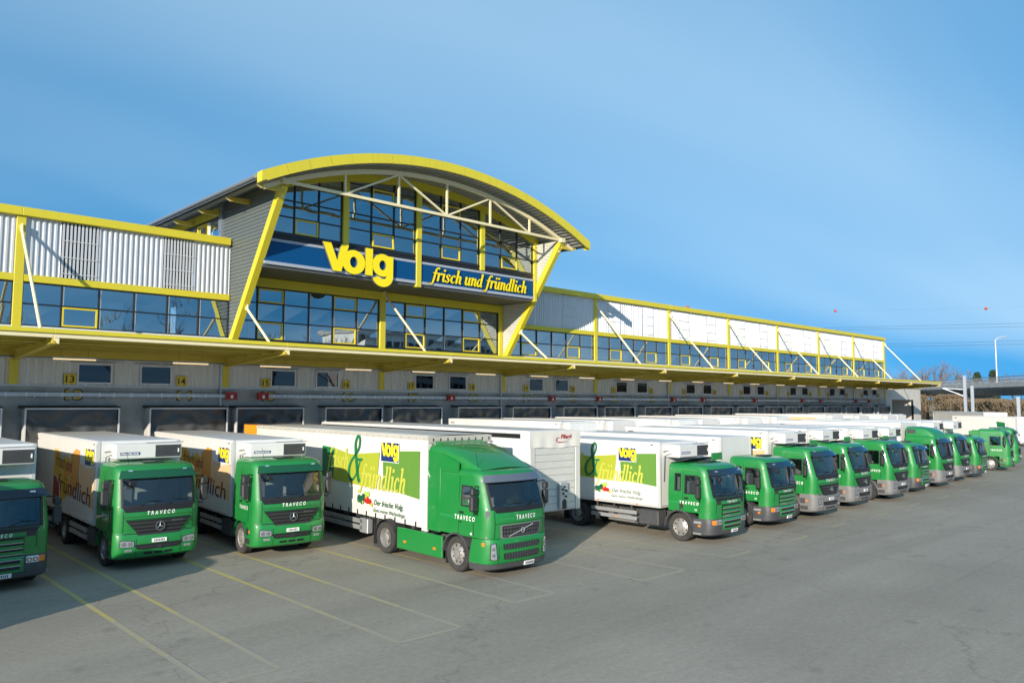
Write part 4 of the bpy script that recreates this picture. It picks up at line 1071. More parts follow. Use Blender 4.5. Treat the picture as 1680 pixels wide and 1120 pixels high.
def cab_inside(parent, cab, zf, zt, y0, y1, zd):
    w = cab.W((zf+zt)/2)-0.06
    M = MB(); M.box(-w, w, y0+0.15, y1, zf, zf+0.04); M.box(-w, w, y1-0.05, y1, zf, zt); M.obj('cab_floor', 'cab_inside', parent)
    MB().cbox(-w, w, y0+0.10, y0+0.5, zf+0.3, zd-0.03, 0.08).obj('dashboard', 'dash', parent)
    for x in (-0.62, 0.62):
        o = MB().cbox(x-0.27, x+0.27, y1-1.02, y1-0.5, zf+0.3, zd-0.16, 0.06).cbox(x-0.25, x+0.25, y1-0.58, y1-0.44, zd-0.2, zd+0.42, 0.05).obj('seat', 'seat', parent, smooth=40)
        MB().cbox(x-0.14, x+0.14, y1-0.60, y1-0.48, zd+0.46, zd+0.64, 0.04).obj('headrest', 'seat', o, smooth=40)
    MB().box(-0.35, -0.05, y0+0.16, y0+0.38, zd-0.028, zd-0.020).obj('paper', 'letter_white', parent); MB().cbox(-w+0.05, w-0.05, y0+0.42, y0+0.80, zt-0.30, zt-0.12, 0.04).obj('overhead_locker', 'cab_inside', parent)
    M = MB(); n_ = 20; c = Vector((0.62, y0+0.62, zd+0.06)); R_ = 0.23
    ring = []
    for k in range(n_+1):
        t = 2*math.pi*k/n_; ring.append(c + Vector((R_*math.cos(t), R_*math.sin(t)*0.85, R_*math.sin(t)*0.5)))
    M.tube(ring, 0.018, 6); M.tube([c + Vector((-R_, 0, 0)), c + Vector((R_, 0, 0))], 0.016, 5); M.tube([c, c+Vector((0, -0.2, -0.22))], 0.025, 6); M.obj('steering_wheel', 'black', parent, smooth=40)
def wipers(ws, cab, zb, span):
    M = MB()
    for a in (-0.55, 0.25):
        p = [cab.pt('F', a, zb-0.02, 0.03), cab.pt('F', a+0.28, zb+0.10, 0.03), cab.pt('F', a+0.62, zb+0.07, 0.03)]
        M.tube(p, 0.012, 5)
    M.obj('wiper', 'black', ws)
def traveco(parent, cab, kind, a, z, h, w, mt='letter_white', dots=True, dotspan=None):
    M = MB(); sg = 1 if kind in ('F', -1) else -1
    # side -1 is read from -x: across runs with falling y
    def fn(u, v):
        aa = a+u if kind == 'F' else a - u if kind == -1 else a + u
        return cab.pt(kind, aa, z+v, 0.012 if kind == 'F' else 0.024)
    put_text(M, 'TRAVECO', fn, width=w, height=h, bold=0.03, shear=0.14, space=1.7)
    o = M.obj('lettering', mt, parent)
    return o
def dashes(parent, cab, kind, a0, a1, z, h, n_):
    M = MB(); w = (a1-a0)/n_
    for k in range(n_):
        x = a0+k*w
        cab.patch(M, kind, [(x, z), (x+w*0.42, z), (x+w*0.55, z+h), (x+w*0.13, z+h)], 0.008, 0.004, 1, 1)
    M.obj('lettering_trail', 'green_mark', parent)

def glazing(root, cab, ws, sides, mt='cab_glass'):
    M = MB(); h, z0, z1 = ws; rows = 6; cols = 12
    def fn(u, v): return tuple(cab.pt('F', lerp(-h, h, u), lerp(z0, z1, v), -0.006))
    M.grid(fn, cols, rows); o = M.obj('windshield', mt, root, smooth=60)
    f = MB()
    for q in ([(-h-0.03, z0-0.05), (h+0.03, z0-0.05), (h+0.02, z0+0.02), (-h-0.02, z0+0.02)], [(-h-0.03, z1-0.03), (h+0.03, z1-0.03), (h+0.03, z1+0.04), (-h-0.03, z1+0.04)],
              [(-h-0.05, z0-0.04), (-h+0.03, z0-0.04), (-h+0.03, z1+0.03), (-h-0.05, z1+0.03)], [(h-0.03, z0-0.04), (h+0.05, z0-0.04), (h+0.05, z1+0.03), (h-0.03, z1+0.03)]):
        cab.patch(f, 'F', q, 0.008, 0.03, 10, 4)
    f.obj('windshield_seal', 'black', o)
    for sg in (-1, 1):
        for y0, y1, a, b in sides:
            p = MB().add([cab.S(sg, y0, a)-Vector((sg*0.01,0,0)), cab.S(sg, y1, a)-Vector((sg*0.01,0,0)), cab.S(sg, y1, b)-Vector((sg*0.01,0,0)), cab.S(sg, y0, b)-Vector((sg*0.01,0,0))], [(0,1,2,3)]).obj('side_window', mt, root)
            f = MB(); e = 0.035
            for q in ([(y0-e, a-e), (y1+e, a-e), (y1+e, a), (y0-e, a)], [(y0-e, b), (y1+e, b), (y1+e, b+e), (y0-e, b+e)], [(y0-e, a), (y0, a), (y0, b), (y0-e, b)], [(y1, a), (y1+e, a), (y1+e, b), (y1, b)]):
                cab.patch(f, sg, q, 0.008, 0.03, 1, 1)
            f.obj('window_seal', 'black', p)
    return o
def lamp_bowls(h, cab, sg, cs, z, r, off=0.016):
    M, N = MB(), MB()
    for a in cs:
        for MM, rr, o in ((M, r, off), (N, r*0.55, off+0.004)):
            n_ = 14; vs = [tuple(cab.pt('F', sg*a + rr*math.cos(2*math.pi*k/n_), z + rr*math.sin(2*math.pi*k/n_), o)) for k in range(n_)]; MM.add(vs, [tuple(range(n_))])
    M.obj('lamp_bowl', 'bumper_grey', h); N.obj('lamp_bulb', 'chrome', h)
def front_gaps(root, cab, z0, z1, hs, zc=None):
    M = MB()
    for sg in (-1, 1):
        cab.patch(M, 'F', [(sg*hs-0.006, z0), (sg*hs+0.006, z0), (sg*hs+0.006, z1), (sg*hs-0.006, z1)], 0.004, 0.006, 1, 4)
    if zc: cab.patch(M, 'F', [(-hs, zc-0.006), (hs, zc-0.006), (hs, zc+0.006), (-hs, zc+0.006)], 0.004, 0.006, 10, 1)
    M.obj('panel_gap', 'black', root)
def seams(root, cab, zs, ys, mt='green_dark'):
    """door gap lines and the door skin between them"""
    for sg in (-1, 1):
        M = MB(); cab.patch(M, sg, [(ys[0], zs[0]), (ys[1], zs[0]), (ys[1], zs[1]), (ys[0], zs[1])], 0.012, 0.02, 3, 3, k=0.08); d = M.obj('door', 'green', root, smooth=30)
        M = MB(); cab.patch(M, sg, [(ys[1]-0.22, zs[1]-0.16), (ys[1]-0.06, zs[1]-0.16), (ys[1]-0.06, zs[1]-0.10), (ys[1]-0.22, zs[1]-0.10)], 0.035, 0.03, 1, 1); M.obj('handle', 'black', d)
        M = MB(); cab.patch(M, sg, [(ys[1]+0.01, zs[0]), (ys[1]+0.025, zs[0]), (ys[1]+0.025, zs[2]), (ys[1]+0.01, zs[2])], 0.006, 0.01, 1, 3)
        cab.patch(M, sg, [(ys[0]-0.03, zs[0]), (ys[0]-0.015, zs[0]), (ys[0]-0.015, zs[1]), (ys[0]-0.03, zs[1])], 0.006, 0.01, 1, 3); M.obj('door_gap', 'black', root)

def chassis(root, y0, y1, axles, r=0.5):
    M = MB()
    for x in (-0.42, 0.42): M.box(x-0.04, x+0.04, y0, y1, 0.66, 0.92)
    for y in axles: M.tube([(-0.9, y, r), (0.9, y, r)], 0.09, 8)
    k = y0+0.8
    while k < y1: M.box(-0.38, 0.38, k, k+0.1, 0.70, 0.88); k += 1.3
    M.obj('chassis', 'frame_steel', root)

def cab_actros(root, bump='green', high=None, detail=True):
    top = [(1.08,0.06),(1.45,0.03),(1.80,0.03),(1.88,0.05),(2.70,0.27),(2.92,0.33),(3.00,0.40),(3.06,0.56),(3.09,0.85)]
    wd = [(1.08,1.0),(1.9,1.0),(2.92,0.955),(3.00,0.92),(3.06,0.84),(3.09,0.70)]
    cab = Cab(top, wd, yb=2.05, r=0.32, crown=0.12)
    ws = (1.02, 1.88, 2.68); sw = [(0.72, 1.38, 1.92, 2.55)]
    cab.shell([1.08,1.25,1.45,1.65,1.80,1.88,1.92,2.1,2.3,2.55,2.68,2.8,2.92,2.97,3.0,3.03,3.06,3.09], [2.05,1.7,1.38,1.0,0.72], ws, sw).obj('cab_body', 'green', root, smooth=32)
    g = glazing(root, cab, ws, sw); wipers(g, cab, 1.9, 1.0)
    cab_inside(root, cab, 1.12, 2.9, 0.1, 1.98, 1.92)
    seams(root, cab, (1.14, 1.86, 2.75), (0.66, 1.44))
    # bumper
    bc = Cab([(0.34,0.14),(0.40,0.05),(0.60,0.0),(1.0,0.0),(1.10,0.04)], [(0.34,0.96),(0.42,1.0),(1.1,1.0)], w=1.245, r=0.30, yb=0.82, crown=0.12)
    b = bc.shell([0.34,0.40,0.5,0.6,0.8,1.0,1.07,1.10], [0.82,0.62]).obj('bumper', bump, root, smooth=32)
    M = MB(); bc.patch(M, 'F', [(-0.60,0.60),(0.60,0.60),(0.70,0.76),(-0.70,0.76)], 0.006, 0.01, 8, 2, k=0.25); M.obj('air_slot', 'black', b)
    M = MB()
    for k in range(3): bc.patch(M, 'F', [(-0.42+k*0.29,0.45),(-0.42+k*0.29+0.24,0.45),(-0.42+k*0.29+0.24,0.52),(-0.42+k*0.29,0.52)], 0.006, 0.01, 2, 1)
    M.obj('air_slot', 'black', b)
    M = MB(); bc.patch(M, 'F', [(-0.55,0.66),(0.55,0.66),(0.55,0.69),(-0.55,0.69)], 0.02, 0.02, 6, 1); bc.patch(M, 'F', [(-0.07,0.60),(0.07,0.60),(0.07,0.72),(-0.07,0.72)], 0.03, 0.03, 2, 1); M.obj('tow_eye', 'plastic', b)
    for sg in (-1, 1):
        a0, a1 = (0.70, 1.06) if bump == 'green' else (0.72, 1.0)
        q = [(sg*a0,0.70),(sg*a1,0.70),(sg*a1,0.90),(sg*a0,0.86)]
        M = MB(); bc.patch(M, 'F', q, 0.012, 0.02, 5, 3, k=0.3)
        h = M.obj('headlight', 'lamp_glass', root)
        lamp_bowls(h, bc, sg, ((a0+a1)/2-0.085, (a0+a1)/2+0.085) if bump == 'green' else ((a0+a1)/2,), 0.785, 0.068 if bump == 'green' else 0.085, 0.016)
        M = MB(); c = (a0+a1)/2
        bc.patch(M, 'F', [(sg*(a0-0.02),0.68),(sg*(a1+0.02),0.68),(sg*(a1+0.02),0.92),(sg*(a0-0.02),0.88)], 0.004, 0.01, 5, 3, k=0.3); M.obj('headlight_surround', 'plastic', h)
        M = MB(); bc.patch(M, 'F', [(sg*0.74,0.56),(sg*0.95,0.56),(sg*0.95,0.63),(sg*0.74,0.63)], 0.012, 0.02, 2, 1, k=0.3); M.obj('fog_light', 'lamp_glass', root)
        M = MB(); bc.patch(M, sg, [(0.46,0.78),(0.55,0.78),(0.55,0.86),(0.46,0.86)], 0.012, 0.02, 1, 1); M.obj('indicator', 'amber', root)
        M = MB(); bc.patch(M, sg, [(0.46,0.44),(0.80,0.44),(0.80,0.60),(0.46,0.60)], 0.006, 0.02, 2, 1, k=0.2); bc.patch(M, sg, [(0.58,0.70),(0.80,0.70),(0.80,0.92),(0.58,0.92)], 0.006, 0.02, 2, 1, k=0.2); M.obj('step_recess', 'plastic' if bump == 'green' else 'bumper_dark', root)
    front_gaps(root, cab, 1.12, 1.86, 1.0, 1.56); front_gaps(root, bc, 0.42, 1.06, 0.64); M = MB(); bc.patch(M, 'F', [(-1.3,1.062),(1.3,1.062),(1.3,1.088),(-1.3,1.088)], 0.006, 0.02, 16, 1); M.obj('bumper_gap', 'black', root)
    # grille
    M = MB(); cab.patch(M, 'F', [(-0.60,0.955),(0.60,0.955),(0.62,1.10),(-0.62,1.10)], 0.045, 0.05, 8, 2); cab.patch(M, 'F', [(-0.62,1.101),(0.62,1.101),(0.93,1.46),(-0.93,1.46)], 0.03, 0.04, 10, 4)
    gr = M.obj('grille', 'black', root, smooth=25)
    for k in range(4):
        z = 1.02+k*0.11; w = 0.58+max(0, z-1.08)*0.85
        M = MB(); cab.patch(M, 'F', [(-w,z),(w,z),(w+0.05,z+0.062),(-w-0.05,z+0.062)], 0.062, 0.03, 8, 1); M.obj('grille_bar', 'plastic', gr)
    star(gr, tuple(cab.pt('F', 0, 1.27, 0.09)), 0.135)
    M = MB(); cab.patch(M, 'F', [(-0.93,1.47),(0.93,1.47),(0.95,1.50),(-0.95,1.50)], 0.012, 0.01, 10, 1); M.obj('trim_line', 'green_dark', gr)
    if detail:
        M = MB(); put_text(M, 'Actros', lambda u, v: tuple(cab.pt('F', 0.32+u, 1.375+v, 0.066)), width=0.36, height=0.06, shear=0.3); M.obj('badge', 'bumper_grey', gr)
    traveco(root, cab, 'F', -0.36, 1.60, 0.105, 0.80); dashes(root, cab, 'F', -0.98, -0.42, 1.60, 0.075, 11); dashes(root, cab, 'F', 0.50, 1.0, 1.60, 0.075, 11)
    traveco(root, cab, -1, 1.36, 1.50, 0.11, 0.72); traveco(root, cab, 1, 0.64, 1.50, 0.11, 0.72)
    M = MB(); cab.patch(M, 'F', [(-0.95,1.70),(0.95,1.70),(1.02,1.83),(-1.02,1.83)], 0.008, 0.012, 10, 1); M.obj('scuttle', 'black', root)
    # visor
    M = MB(); cab.patch(M, 'F', [(-1.06,2.64),(1.06,2.64),(1.03,2.90),(-1.03,2.90)], 0.04, 0.02, 10, 3, lean=0.13); v = M.obj('sun_visor', 'visor' if bump != 'green' else 'green_dark', root, smooth=40)
    for sg in (-1, 1):
        M = MB(); cab.patch(M, 'F', [(sg*0.72,2.87),(sg*0.84,2.87),(sg*0.84,2.905),(sg*0.72,2.905)], 0.06, 0.03, 1, 1); M.obj('marker_light', 'lamp_glass', v)
        mirror(root, (sg*1.44, 0.42, 1.88), sg, 0.72)
        fender(root, sg*0.88 if sg > 0 else -1.235, 1.235 if sg > 0 else -0.88, 1.42, 0.51, 0.60, 'green' if bump == 'green' else 'bumper_grey', 12, 175)
    # ramp mirror on the near front corner
    p = cab.pt('F', -1.0, 2.62, 0.06); q = cab.pt('F', -0.78, 2.50, 0.26)
    MB().tube([p, (p+q)/2+Vector((0,-0.08,0.05)), q], 0.022, 6).cbox(q.x-0.10, q.x+0.10, q.y-0.05, q.y+0.05, q.z-0.09, q.z+0.03, 0.02).obj('ramp_mirror', 'black', root, smooth=40)
    plate(root, bc, 0.845 if bump == 'green' else 0.86)
    MB().box(-0.28, 0.30, 0.75, 1.15, 3.095, 3.125).obj('roof_hatch', 'plastic', root)
    MB().tube([(-0.72, 0.75, 3.05), (-0.80, 0.78, 3.45)], 0.006, 4).obj('aerial', 'black', root)
    if high == 'dome':
        M = MB(); st = [(0.48, 3.05, 0.98), (0.62, 3.28, 1.0), (0.95, 3.50, 1.04), (1.5, 3.58, 1.07), (2.05, 3.58, 1.08)]; rings = []
        for y, zt, w in st:
            rings.append([(-w, y, 2.98), (-w*1.0, y, lerp(2.98, zt, 0.6)), (-w*0.93, y, lerp(2.98, zt, 0.88)), (-w*0.75, y, zt), (0, y, zt+0.03), (w*0.75, y, zt), (w*0.93, y, lerp(2.98, zt, 0.88)), (w, y, lerp(2.98, zt, 0.6)), (w, y, 2.98)])
        n_ = 9; M.add([v_ for rg in rings for v_ in rg], [(j*n_+i, j*n_+i+1, (j+1)*n_+i+1, (j+1)*n_+i) for j in range(len(rings)-1) for i in range(n_-1)] + [tuple(range(n_)), tuple((len(rings)-1)*n_+i for i in range(n_))])
        o = M.obj('high_roof', 'green', root, smooth=40)
        MB().box(-1.092, -1.075, 1.5, 1.98, 3.2, 3.45).obj('roof_window', 'bumper_dark', o)
    if high == 'spoiler': spoiler(root, 3.02, 3.72, 0.8, 2.1)
    return cab
def spoiler(root, z0, z1, y0, y1, w0=0.98, w1=1.10):
    """roof air deflector: rising sheet with drawn-down cheeks and a turned-up rear edge"""
    M = MB(); rings = []
    for k in range(9):
        t = k/8; y = lerp(y0, y1, t); z = z0 + (z1-z0)*math.sin(t*math.pi/2)**0.9; w = lerp(w0, w1, t)
        rings.append([(-w, y, z0-0.06), (-w*1.005, y, lerp(z0, z, 0.55)), (-w*0.985, y, lerp(z0, z, 0.86)), (-w*0.90, y, z), (-w*0.4, y, z+0.035), (0, y, z+0.045), (w*0.4, y, z+0.035), (w*0.90, y, z), (w*0.985, y, lerp(z0, z, 0.86)), (w*1.005, y, lerp(z0, z, 0.55)), (w, y, z0-0.06)])
    n_ = 11; M.add([v for rg in rings for v in rg], [(j*n_+i, j*n_+i+1, (j+1)*n_+i+1, (j+1)*n_+i) for j in range(8) for i in range(n_-1)])
    o = M.obj('roof_spoiler', 'green', root, smooth=40)
    M = MB(); M.prism([(y1-0.05, z1-0.02), (y1+0.02, z1+0.02), (y1+0.05, z1+0.10), (y1-0.30, z1+0.0)], 'x', -0.95, 0.95); M.obj('spoiler_lip', 'green', o)
    return o

def cab_scania(root, detail=True):
    top = [(0.86,0.06),(1.3,0.03),(1.60,0.02),(1.68,0.05),(2.42,0.20),(2.60,0.25),(2.70,0.34),(2.77,0.52),(2.81,0.85)]
    wd = [(0.86,1.0),(1.7,1.0),(2.55,0.95),(2.70,0.92),(2.77,0.85),(2.81,0.72)]
    cab = Cab(top, wd, yb=1.9, r=0.34, crown=0.12)
    ws = (1.02, 1.68, 2.42); sw = [(0.68, 1.18, 1.76, 2.36), (1.40, 1.60, 1.84, 2.40)]
    cab.shell([1.08,1.2,1.4,1.60,1.68,1.76,1.84,2.1,2.36,2.40,2.42,2.52,2.60,2.66,2.70,2.74,2.77,2.81], [1.9,1.60,1.40,1.18,0.92,0.68], ws, sw).obj('cab_body', 'green', root, smooth=32)
    g = glazing(root, cab, ws, sw); wipers(g, cab, 1.70, 1.0)
    cab_inside(root, cab, 1.1, 2.6, 0.08, 1.84, 1.72)
    seams(root, cab, (1.12, 1.70, 2.5), (0.62, 1.26))
    front_gaps(root, cab, 1.10, 1.60, 0.92, 1.40)
    M = MB(); cab.patch(M, 'F', [(-1.35,0.885),(1.35,0.885),(1.35,0.91),(-1.35,0.91)], 0.008, 0.03, 16, 1); M.obj('bumper_gap', 'black', root)
    # green lower front between the lamps
    lo = Cab([(0.84,0.05),(1.08,0.045)], [(0.84,1.0),(1.08,1.0)], yb=0.62, r=0.34, crown=0.12)
    lo.shell([0.84,0.95,1.08], [0.62]).obj('front_panel', 'green', root, smooth=32)
    bc = Cab([(0.30,0.14),(0.36,0.04),(0.55,0.0),(0.84,0.0),(0.90,0.03)], [(0.30,0.96),(0.36,1.0),(0.9,1.0)], w=1.248, r=0.34, yb=0.86, crown=0.12)
    b = bc.shell([0.30,0.36,0.45,0.55,0.70,0.84,0.90], [0.86,0.64]).obj('bumper', 'bumper_dark', root, smooth=32)
    M = MB(); cab.patch(M, 'F', [(-0.60,0.90),(0.60,0.90),(0.62,1.38),(-0.62,1.38)], 0.03, 0.05, 8, 3); gr = M.obj('grille', 'black', root)
    for k in range(3):
        z = 0.96+k*0.15
        M = MB(); cab.patch(M, 'F', [(-0.58,z),(0.58,z),(0.60,z+0.075),(-0.60,z+0.075)], 0.055, 0.03, 8, 1); sl = M.obj('grille_bar', 'green', gr)
        M = MB(); cab.patch(M, 'F', [(-0.59,z-0.016),(0.59,z-0.016),(0.59,z),(-0.59,z)], 0.06, 0.03, 8, 1); M.obj('bright_edge', 'alu', sl)
    M = MB(); bc.patch(M, 'F', [(-0.62,0.50),(0.62,0.50),(0.62,0.89),(-0.62,0.89)], 0.02, 0.03, 8, 3); g2 = M.obj('lower_grille', 'green', root)
    for z in (0.56, 0.72):
        M = MB(); bc.patch(M, 'F', [(-0.54,z),(0.54,z),(0.54,z+0.085),(-0.54,z+0.085)], 0.026, 0.01, 8, 1); sl = M.obj('air_slot', 'black', g2)
        M = MB(); bc.patch(M, 'F', [(-0.56,z+0.088),(0.56,z+0.088),(0.56,z+0.104),(-0.56,z+0.104)], 0.035, 0.02, 8, 1); M.obj('bright_edge', 'alu', sl)
    for sg in (-1, 1):
        M = MB(); bc.patch(M, 'F', [(sg*0.68,0.70),(sg*0.98,0.70),(sg*0.98,0.86),(sg*0.68,0.86)], 0.016, 0.03, 5, 2, k=0.25); h = M.obj('headlight', 'lamp_glass', root); lamp_bowls(h, bc, sg, (0.75, 0.90), 0.78, 0.062, 0.02)
        M = MB(); bc.patch(M, 'F', [(sg*0.985,0.70),(sg*1.15,0.71),(sg*1.15,0.85),(sg*0.985,0.86)], 0.016, 0.03, 3, 2, k=0.2); M.obj('indicator', 'amber', h)
        M = MB(); bc.patch(M, sg, [(0.52,0.72),(0.82,0.72),(0.82,0.80),(0.52,0.80)], 0.01, 0.02, 2, 1); M.obj('step', 'alu', root)
        M = MB(); bc.patch(M, sg, [(0.55,0.61),(0.65,0.61),(0.65,0.68),(0.55,0.68)], 0.014, 0.02, 1, 1); M.obj('side_marker', 'amber', root)
        M = MB(); bc.patch(M, sg, [(0.52,0.34),(0.84,0.34),(0.84,0.40),(0.52,0.40)], 0.05, 0.05, 2, 1); M.obj('step', 'alu', root)
        mirror(root, (sg*1.46, 0.48, 1.62), sg, 0.70)
        fender(root, sg*0.85 if sg > 0 else -1.26, 1.26 if sg > 0 else -0.85, 1.44, 0.50, 0.63, 'bumper_dark', 8, 178, 0.05)
        M = MB(); cab.patch(M, sg, [(1.28,1.22),(1.42,1.14),(1.42,1.34),(1.28,1.44)], 0.015, 0.03, 1, 1); M.obj('air_intake', 'plastic', root)
        M = MB(); cab.patch(M, 'F', [(sg*0.66,1.42),(sg*0.88,1.40),(sg*0.90,1.53),(sg*0.68,1.53)], 0.01, 0.02, 2, 1); M.obj('front_vent', 'plastic', root)
    M = MB(); cab.patch(M, 'F', [(-0.92,1.52),(0.92,1.52),(0.98,1.62),(-0.98,1.62)], 0.01, 0.012, 10, 1); M.obj('scuttle', 'black', root)
    if detail:
        M = MB(); put_text(M, 'SCANIA', lambda u, v: tuple(cab.pt('F', -0.50+u, 0.985+v, 0.062)), width=0.34, height=0.035, bold=0.02); M.obj('badge', 'alu', gr)
    traveco(root, cab, 'F', -0.30, 1.42, 0.085, 0.64); dashes(root, cab, 'F', -0.62, -0.34, 1.42, 0.06, 6); dashes(root, cab, 'F', 0.38, 0.62, 1.42, 0.06, 5)
    traveco(root, cab, -1, 1.40, 1.36, 0.10, 0.80); traveco(root, cab, 1, 0.60, 1.36, 0.10, 0.80); dashes(root, cab, -1, 1.46, 1.88, 1.36, 0.07, 9)
    M = MB(); cab.patch(M, 'F', [(-1.10,2.38),(1.10,2.38),(1.08,2.60),(-1.08,2.60)], 0.05, 0.02, 12, 3, lean=0.14); v = M.obj('sun_visor', 'visor', root, smooth=40)
    for sg in (-1, 1):
        M = MB(); cab.patch(M, 'F', [(sg*0.70,2.50),(sg*0.84,2.50),(sg*0.84,2.54),(sg*0.70,2.54)], 0.13, 0.03, 1, 1); M.obj('marker_light', 'lamp_glass', v)
    p = cab.pt('F', -1.02, 2.40, 0.08); q = cab.pt('F', -0.80, 2.28, 0.24)
    MB().tube([p, q], 0.02, 6).cbox(q.x-0.10, q.x+0.10, q.y-0.05, q.y+0.05, q.z-0.12, q.z+0.02, 0.02).obj('ramp_mirror', 'black', root, smooth=40)
    plate(root, bc, 0.43, 0.15)
    MB().cbox(-0.30, 0.32, 0.8, 1.2, 2.815, 2.86, 0.01).obj('roof_hatch', 'plastic', root)
    M = MB(); put_text(M, '22', lambda u, v: tuple(cab.pt(-1, 0.78-u, 1.16+v, 0.02)), width=0.10, height=0.06, bold=0.02); M.obj('fleet_number', 'letter_white', root)
    return cab

def cab_volvo(root):
    top = [(0.98,0.06),(1.5,0.02),(1.88,0.05),(1.95,0.07),(2.68,0.32),(2.86,0.38),(2.95,0.46),(3.00,0.62),(3.02,0.9)]
    wd = [(0.98,1.0),(1.95,1.0),(2.9,0.955),(2.97,0.92),(3.0,0.86),(3.02,0.75)]
    cab = Cab(top, wd, yb=2.35, r=0.40, crown=0.15)
    ws = (1.04, 1.95, 2.66); sw = [(0.86, 1.30, 1.98, 2.52)]
    cab.shell([1.10,1.3,1.5,1.7,1.88,1.95,1.98,2.2,2.52,2.66,2.78,2.86,2.91,2.95,2.98,3.0,3.02], [2.35,1.9,1.30,1.05,0.86], ws, sw).obj('cab_body', 'green', root, smooth=32)
    g = glazing(root, cab, ws, sw); wipers(g, cab, 1.97, 1.0)
    cab_inside(root, cab, 1.12, 2.9, 0.1, 2.2, 1.98)
    seams(root, cab, (1.14, 1.90, 2.8), (0.78, 1.42))
    for sg in (-1, 1):
        M = MB(); cab.patch(M, sg, [(1.58,1.95),(2.20,1.95),(2.20,2.70),(1.58,2.70)], 0.012, 0.02, 2, 2, k=0.15); M.obj('locker_panel', 'green', root, smooth=30)
        MB().cbox(sg*1.19-0.03, sg*1.19+0.03, 2.36, 3.0, 1.05, 2.98, 0.02).obj('side_deflector', 'green', root)
        M = MB(); cab.patch(M, sg, [(1.30,1.46),(1.44,1.46),(1.44,1.52),(1.30,1.52)], 0.012, 0.02, 1, 1); M.obj('side_badge', 'plastic', root)
    bc = Cab([(0.40,0.05),(0.55,0.0),(1.0,0.0),(1.08,0.03)], [(0.40,1.0),(1.1,1.0)], w=1.245, r=0.40, yb=0.60, crown=0.14)
    b = bc.shell([0.40,0.48,0.7,0.9,1.0,1.06,1.09], [0.60]).obj('bumper', 'green', root, smooth=32)
    lc = Cab([(0.20,0.16),(0.26,0.05),(0.40,0.01)], [(0.20,0.97),(0.4,1.0)], w=1.25, r=0.40, yb=0.95, crown=0.14)
    lc.shell([0.20,0.26,0.33,0.395], [0.95,0.62]).obj('bumper_lip', 'bumper_dark', root, smooth=32)
    for sg in (-1, 1):
        M = MB(); M.prism([(0.60, 0.40), (0.95, 0.40), (0.90, 0.75), (0.80, 1.08), (0.60, 1.08)], 'x', sg*1.20, sg*1.245); M.obj('wing_panel', 'green', root)
        MB().cbox(min(sg*1.02, sg*1.24), max(sg*1.02, sg*1.24), 0.62, 0.92, 0.36, 0.41, 0.01).obj('step', 'alu', root)
    front_gaps(root, cab, 1.12, 1.86, 0.98, 1.52); front_gaps(root, bc, 0.44, 1.04, 0.86)
    def mesh_grille(z0, z1, w0, w1, nm, of, cb):
        M = MB(); cb.patch(M, 'F', [(-w0,z0),(w0,z0),(w1,z1),(-w1,z1)], of, 0.03, 8, 2, k=0.12); gr = M.obj(nm, 'black', root)
        n_ = 3
        for k in range(n_):
            z = lerp(z0, z1, (k+0.35)/n_); M = MB(); w = lerp(w0, w1, (k+0.5)/n_)-0.03
            cb.patch(M, 'F', [(-w,z),(w,z),(w,z+(z1-z0)*0.10),(-w,z+(z1-z0)*0.10)], of+0.012, 0.02, 8, 1); M.obj('grille_bar', 'bumper_dark', gr)
        M = MB()
        for k in range(13):
            a = lerp(-w0+0.05, w0-0.05, k/12); cb.patch(M, 'F', [(a-0.008,z0+0.01),(a+0.008,z0+0.01),(a+0.008,z1-0.01),(a-0.008,z1-0.01)], of+0.009, 0.01, 1, 2)
        M.obj('grille_mesh', 'bumper_dark', gr)['kind'] = 'stuff'
        return gr
    g1 = mesh_grille(1.12, 1.45, 0.70, 0.74, 'grille', 0.02, cab)
    M = MB(); fr = [(-0.77,1.09),(0.77,1.09),(0.81,1.48),(-0.81,1.48)]
    cab.patch(M, 'F', fr, 0.008, 0.02, 8, 2, k=0.12); M.obj('grille_frame', 'bumper_grey', g1)
    M = MB(); M.beam(cab.pt('F', -0.50, 1.15, 0.045), cab.pt('F', 0.42, 1.43, 0.045), 0.02, 0.03); star_c = cab.pt('F', 0, 1.29, 0.05)
    M.lathe([(0.075, -0.01), (0.075, 0.01), (0.055, 0.01), (0.055, -0.01), (0.075, -0.01)], tuple(star_c), 'y', 20); M.obj('emblem', 'alu', g1)
    mesh_grille(0.78, 0.94, 0.70, 0.72, 'lower_grille', 0.015, bc); mesh_grille(0.50, 0.68, 0.66, 0.70, 'lower_grille', 0.015, bc)
    for sg in (-1, 1):
        M = MB(); bc.patch(M, 'F', [(sg*0.93,0.52),(sg*1.12,0.54),(sg*1.10,0.96),(sg*0.98,0.98)], 0.014, 0.03, 4, 4, k=0.2); h = M.obj('headlight', 'lamp_glass', root); lamp_bowls(h, bc, sg, (1.04,), 0.65, 0.06, 0.02); lamp_bowls(h, bc, sg, (1.04,), 0.82, 0.055, 0.02)
        M = MB(); bc.patch(M, 'F', [(sg*0.91,0.50),(sg*1.15,0.52),(sg*1.13,0.98),(sg*0.95,1.0)], 0.006, 0.02, 4, 4, k=0.2); M.obj('headlight_surround', 'plastic', h)
        M = MB(); bc.patch(M, 'F', [(sg*1.30,0.90),(sg*1.39,0.90),(sg*1.39,1.00),(sg*1.30,1.00)], 0.014, 0.03, 1, 1); M.obj('indicator', 'amber', root)
        mirror(root, (sg*1.46, 0.50, 1.88), sg, 0.66)
        fender(root, sg*0.85 if sg > 0 else -1.27, 1.27 if sg > 0 else -0.85, 1.55, 0.52, 0.63, 'bumper_dark', 25, 178, 0.05)
        # green skirts between the axles
        MB().cbox(min(sg*1.14, sg*1.22), max(sg*1.14, sg*1.22), 2.25, 4.62, 0.28, 0.95, 0.02).obj('side_skirt', 'green', root)
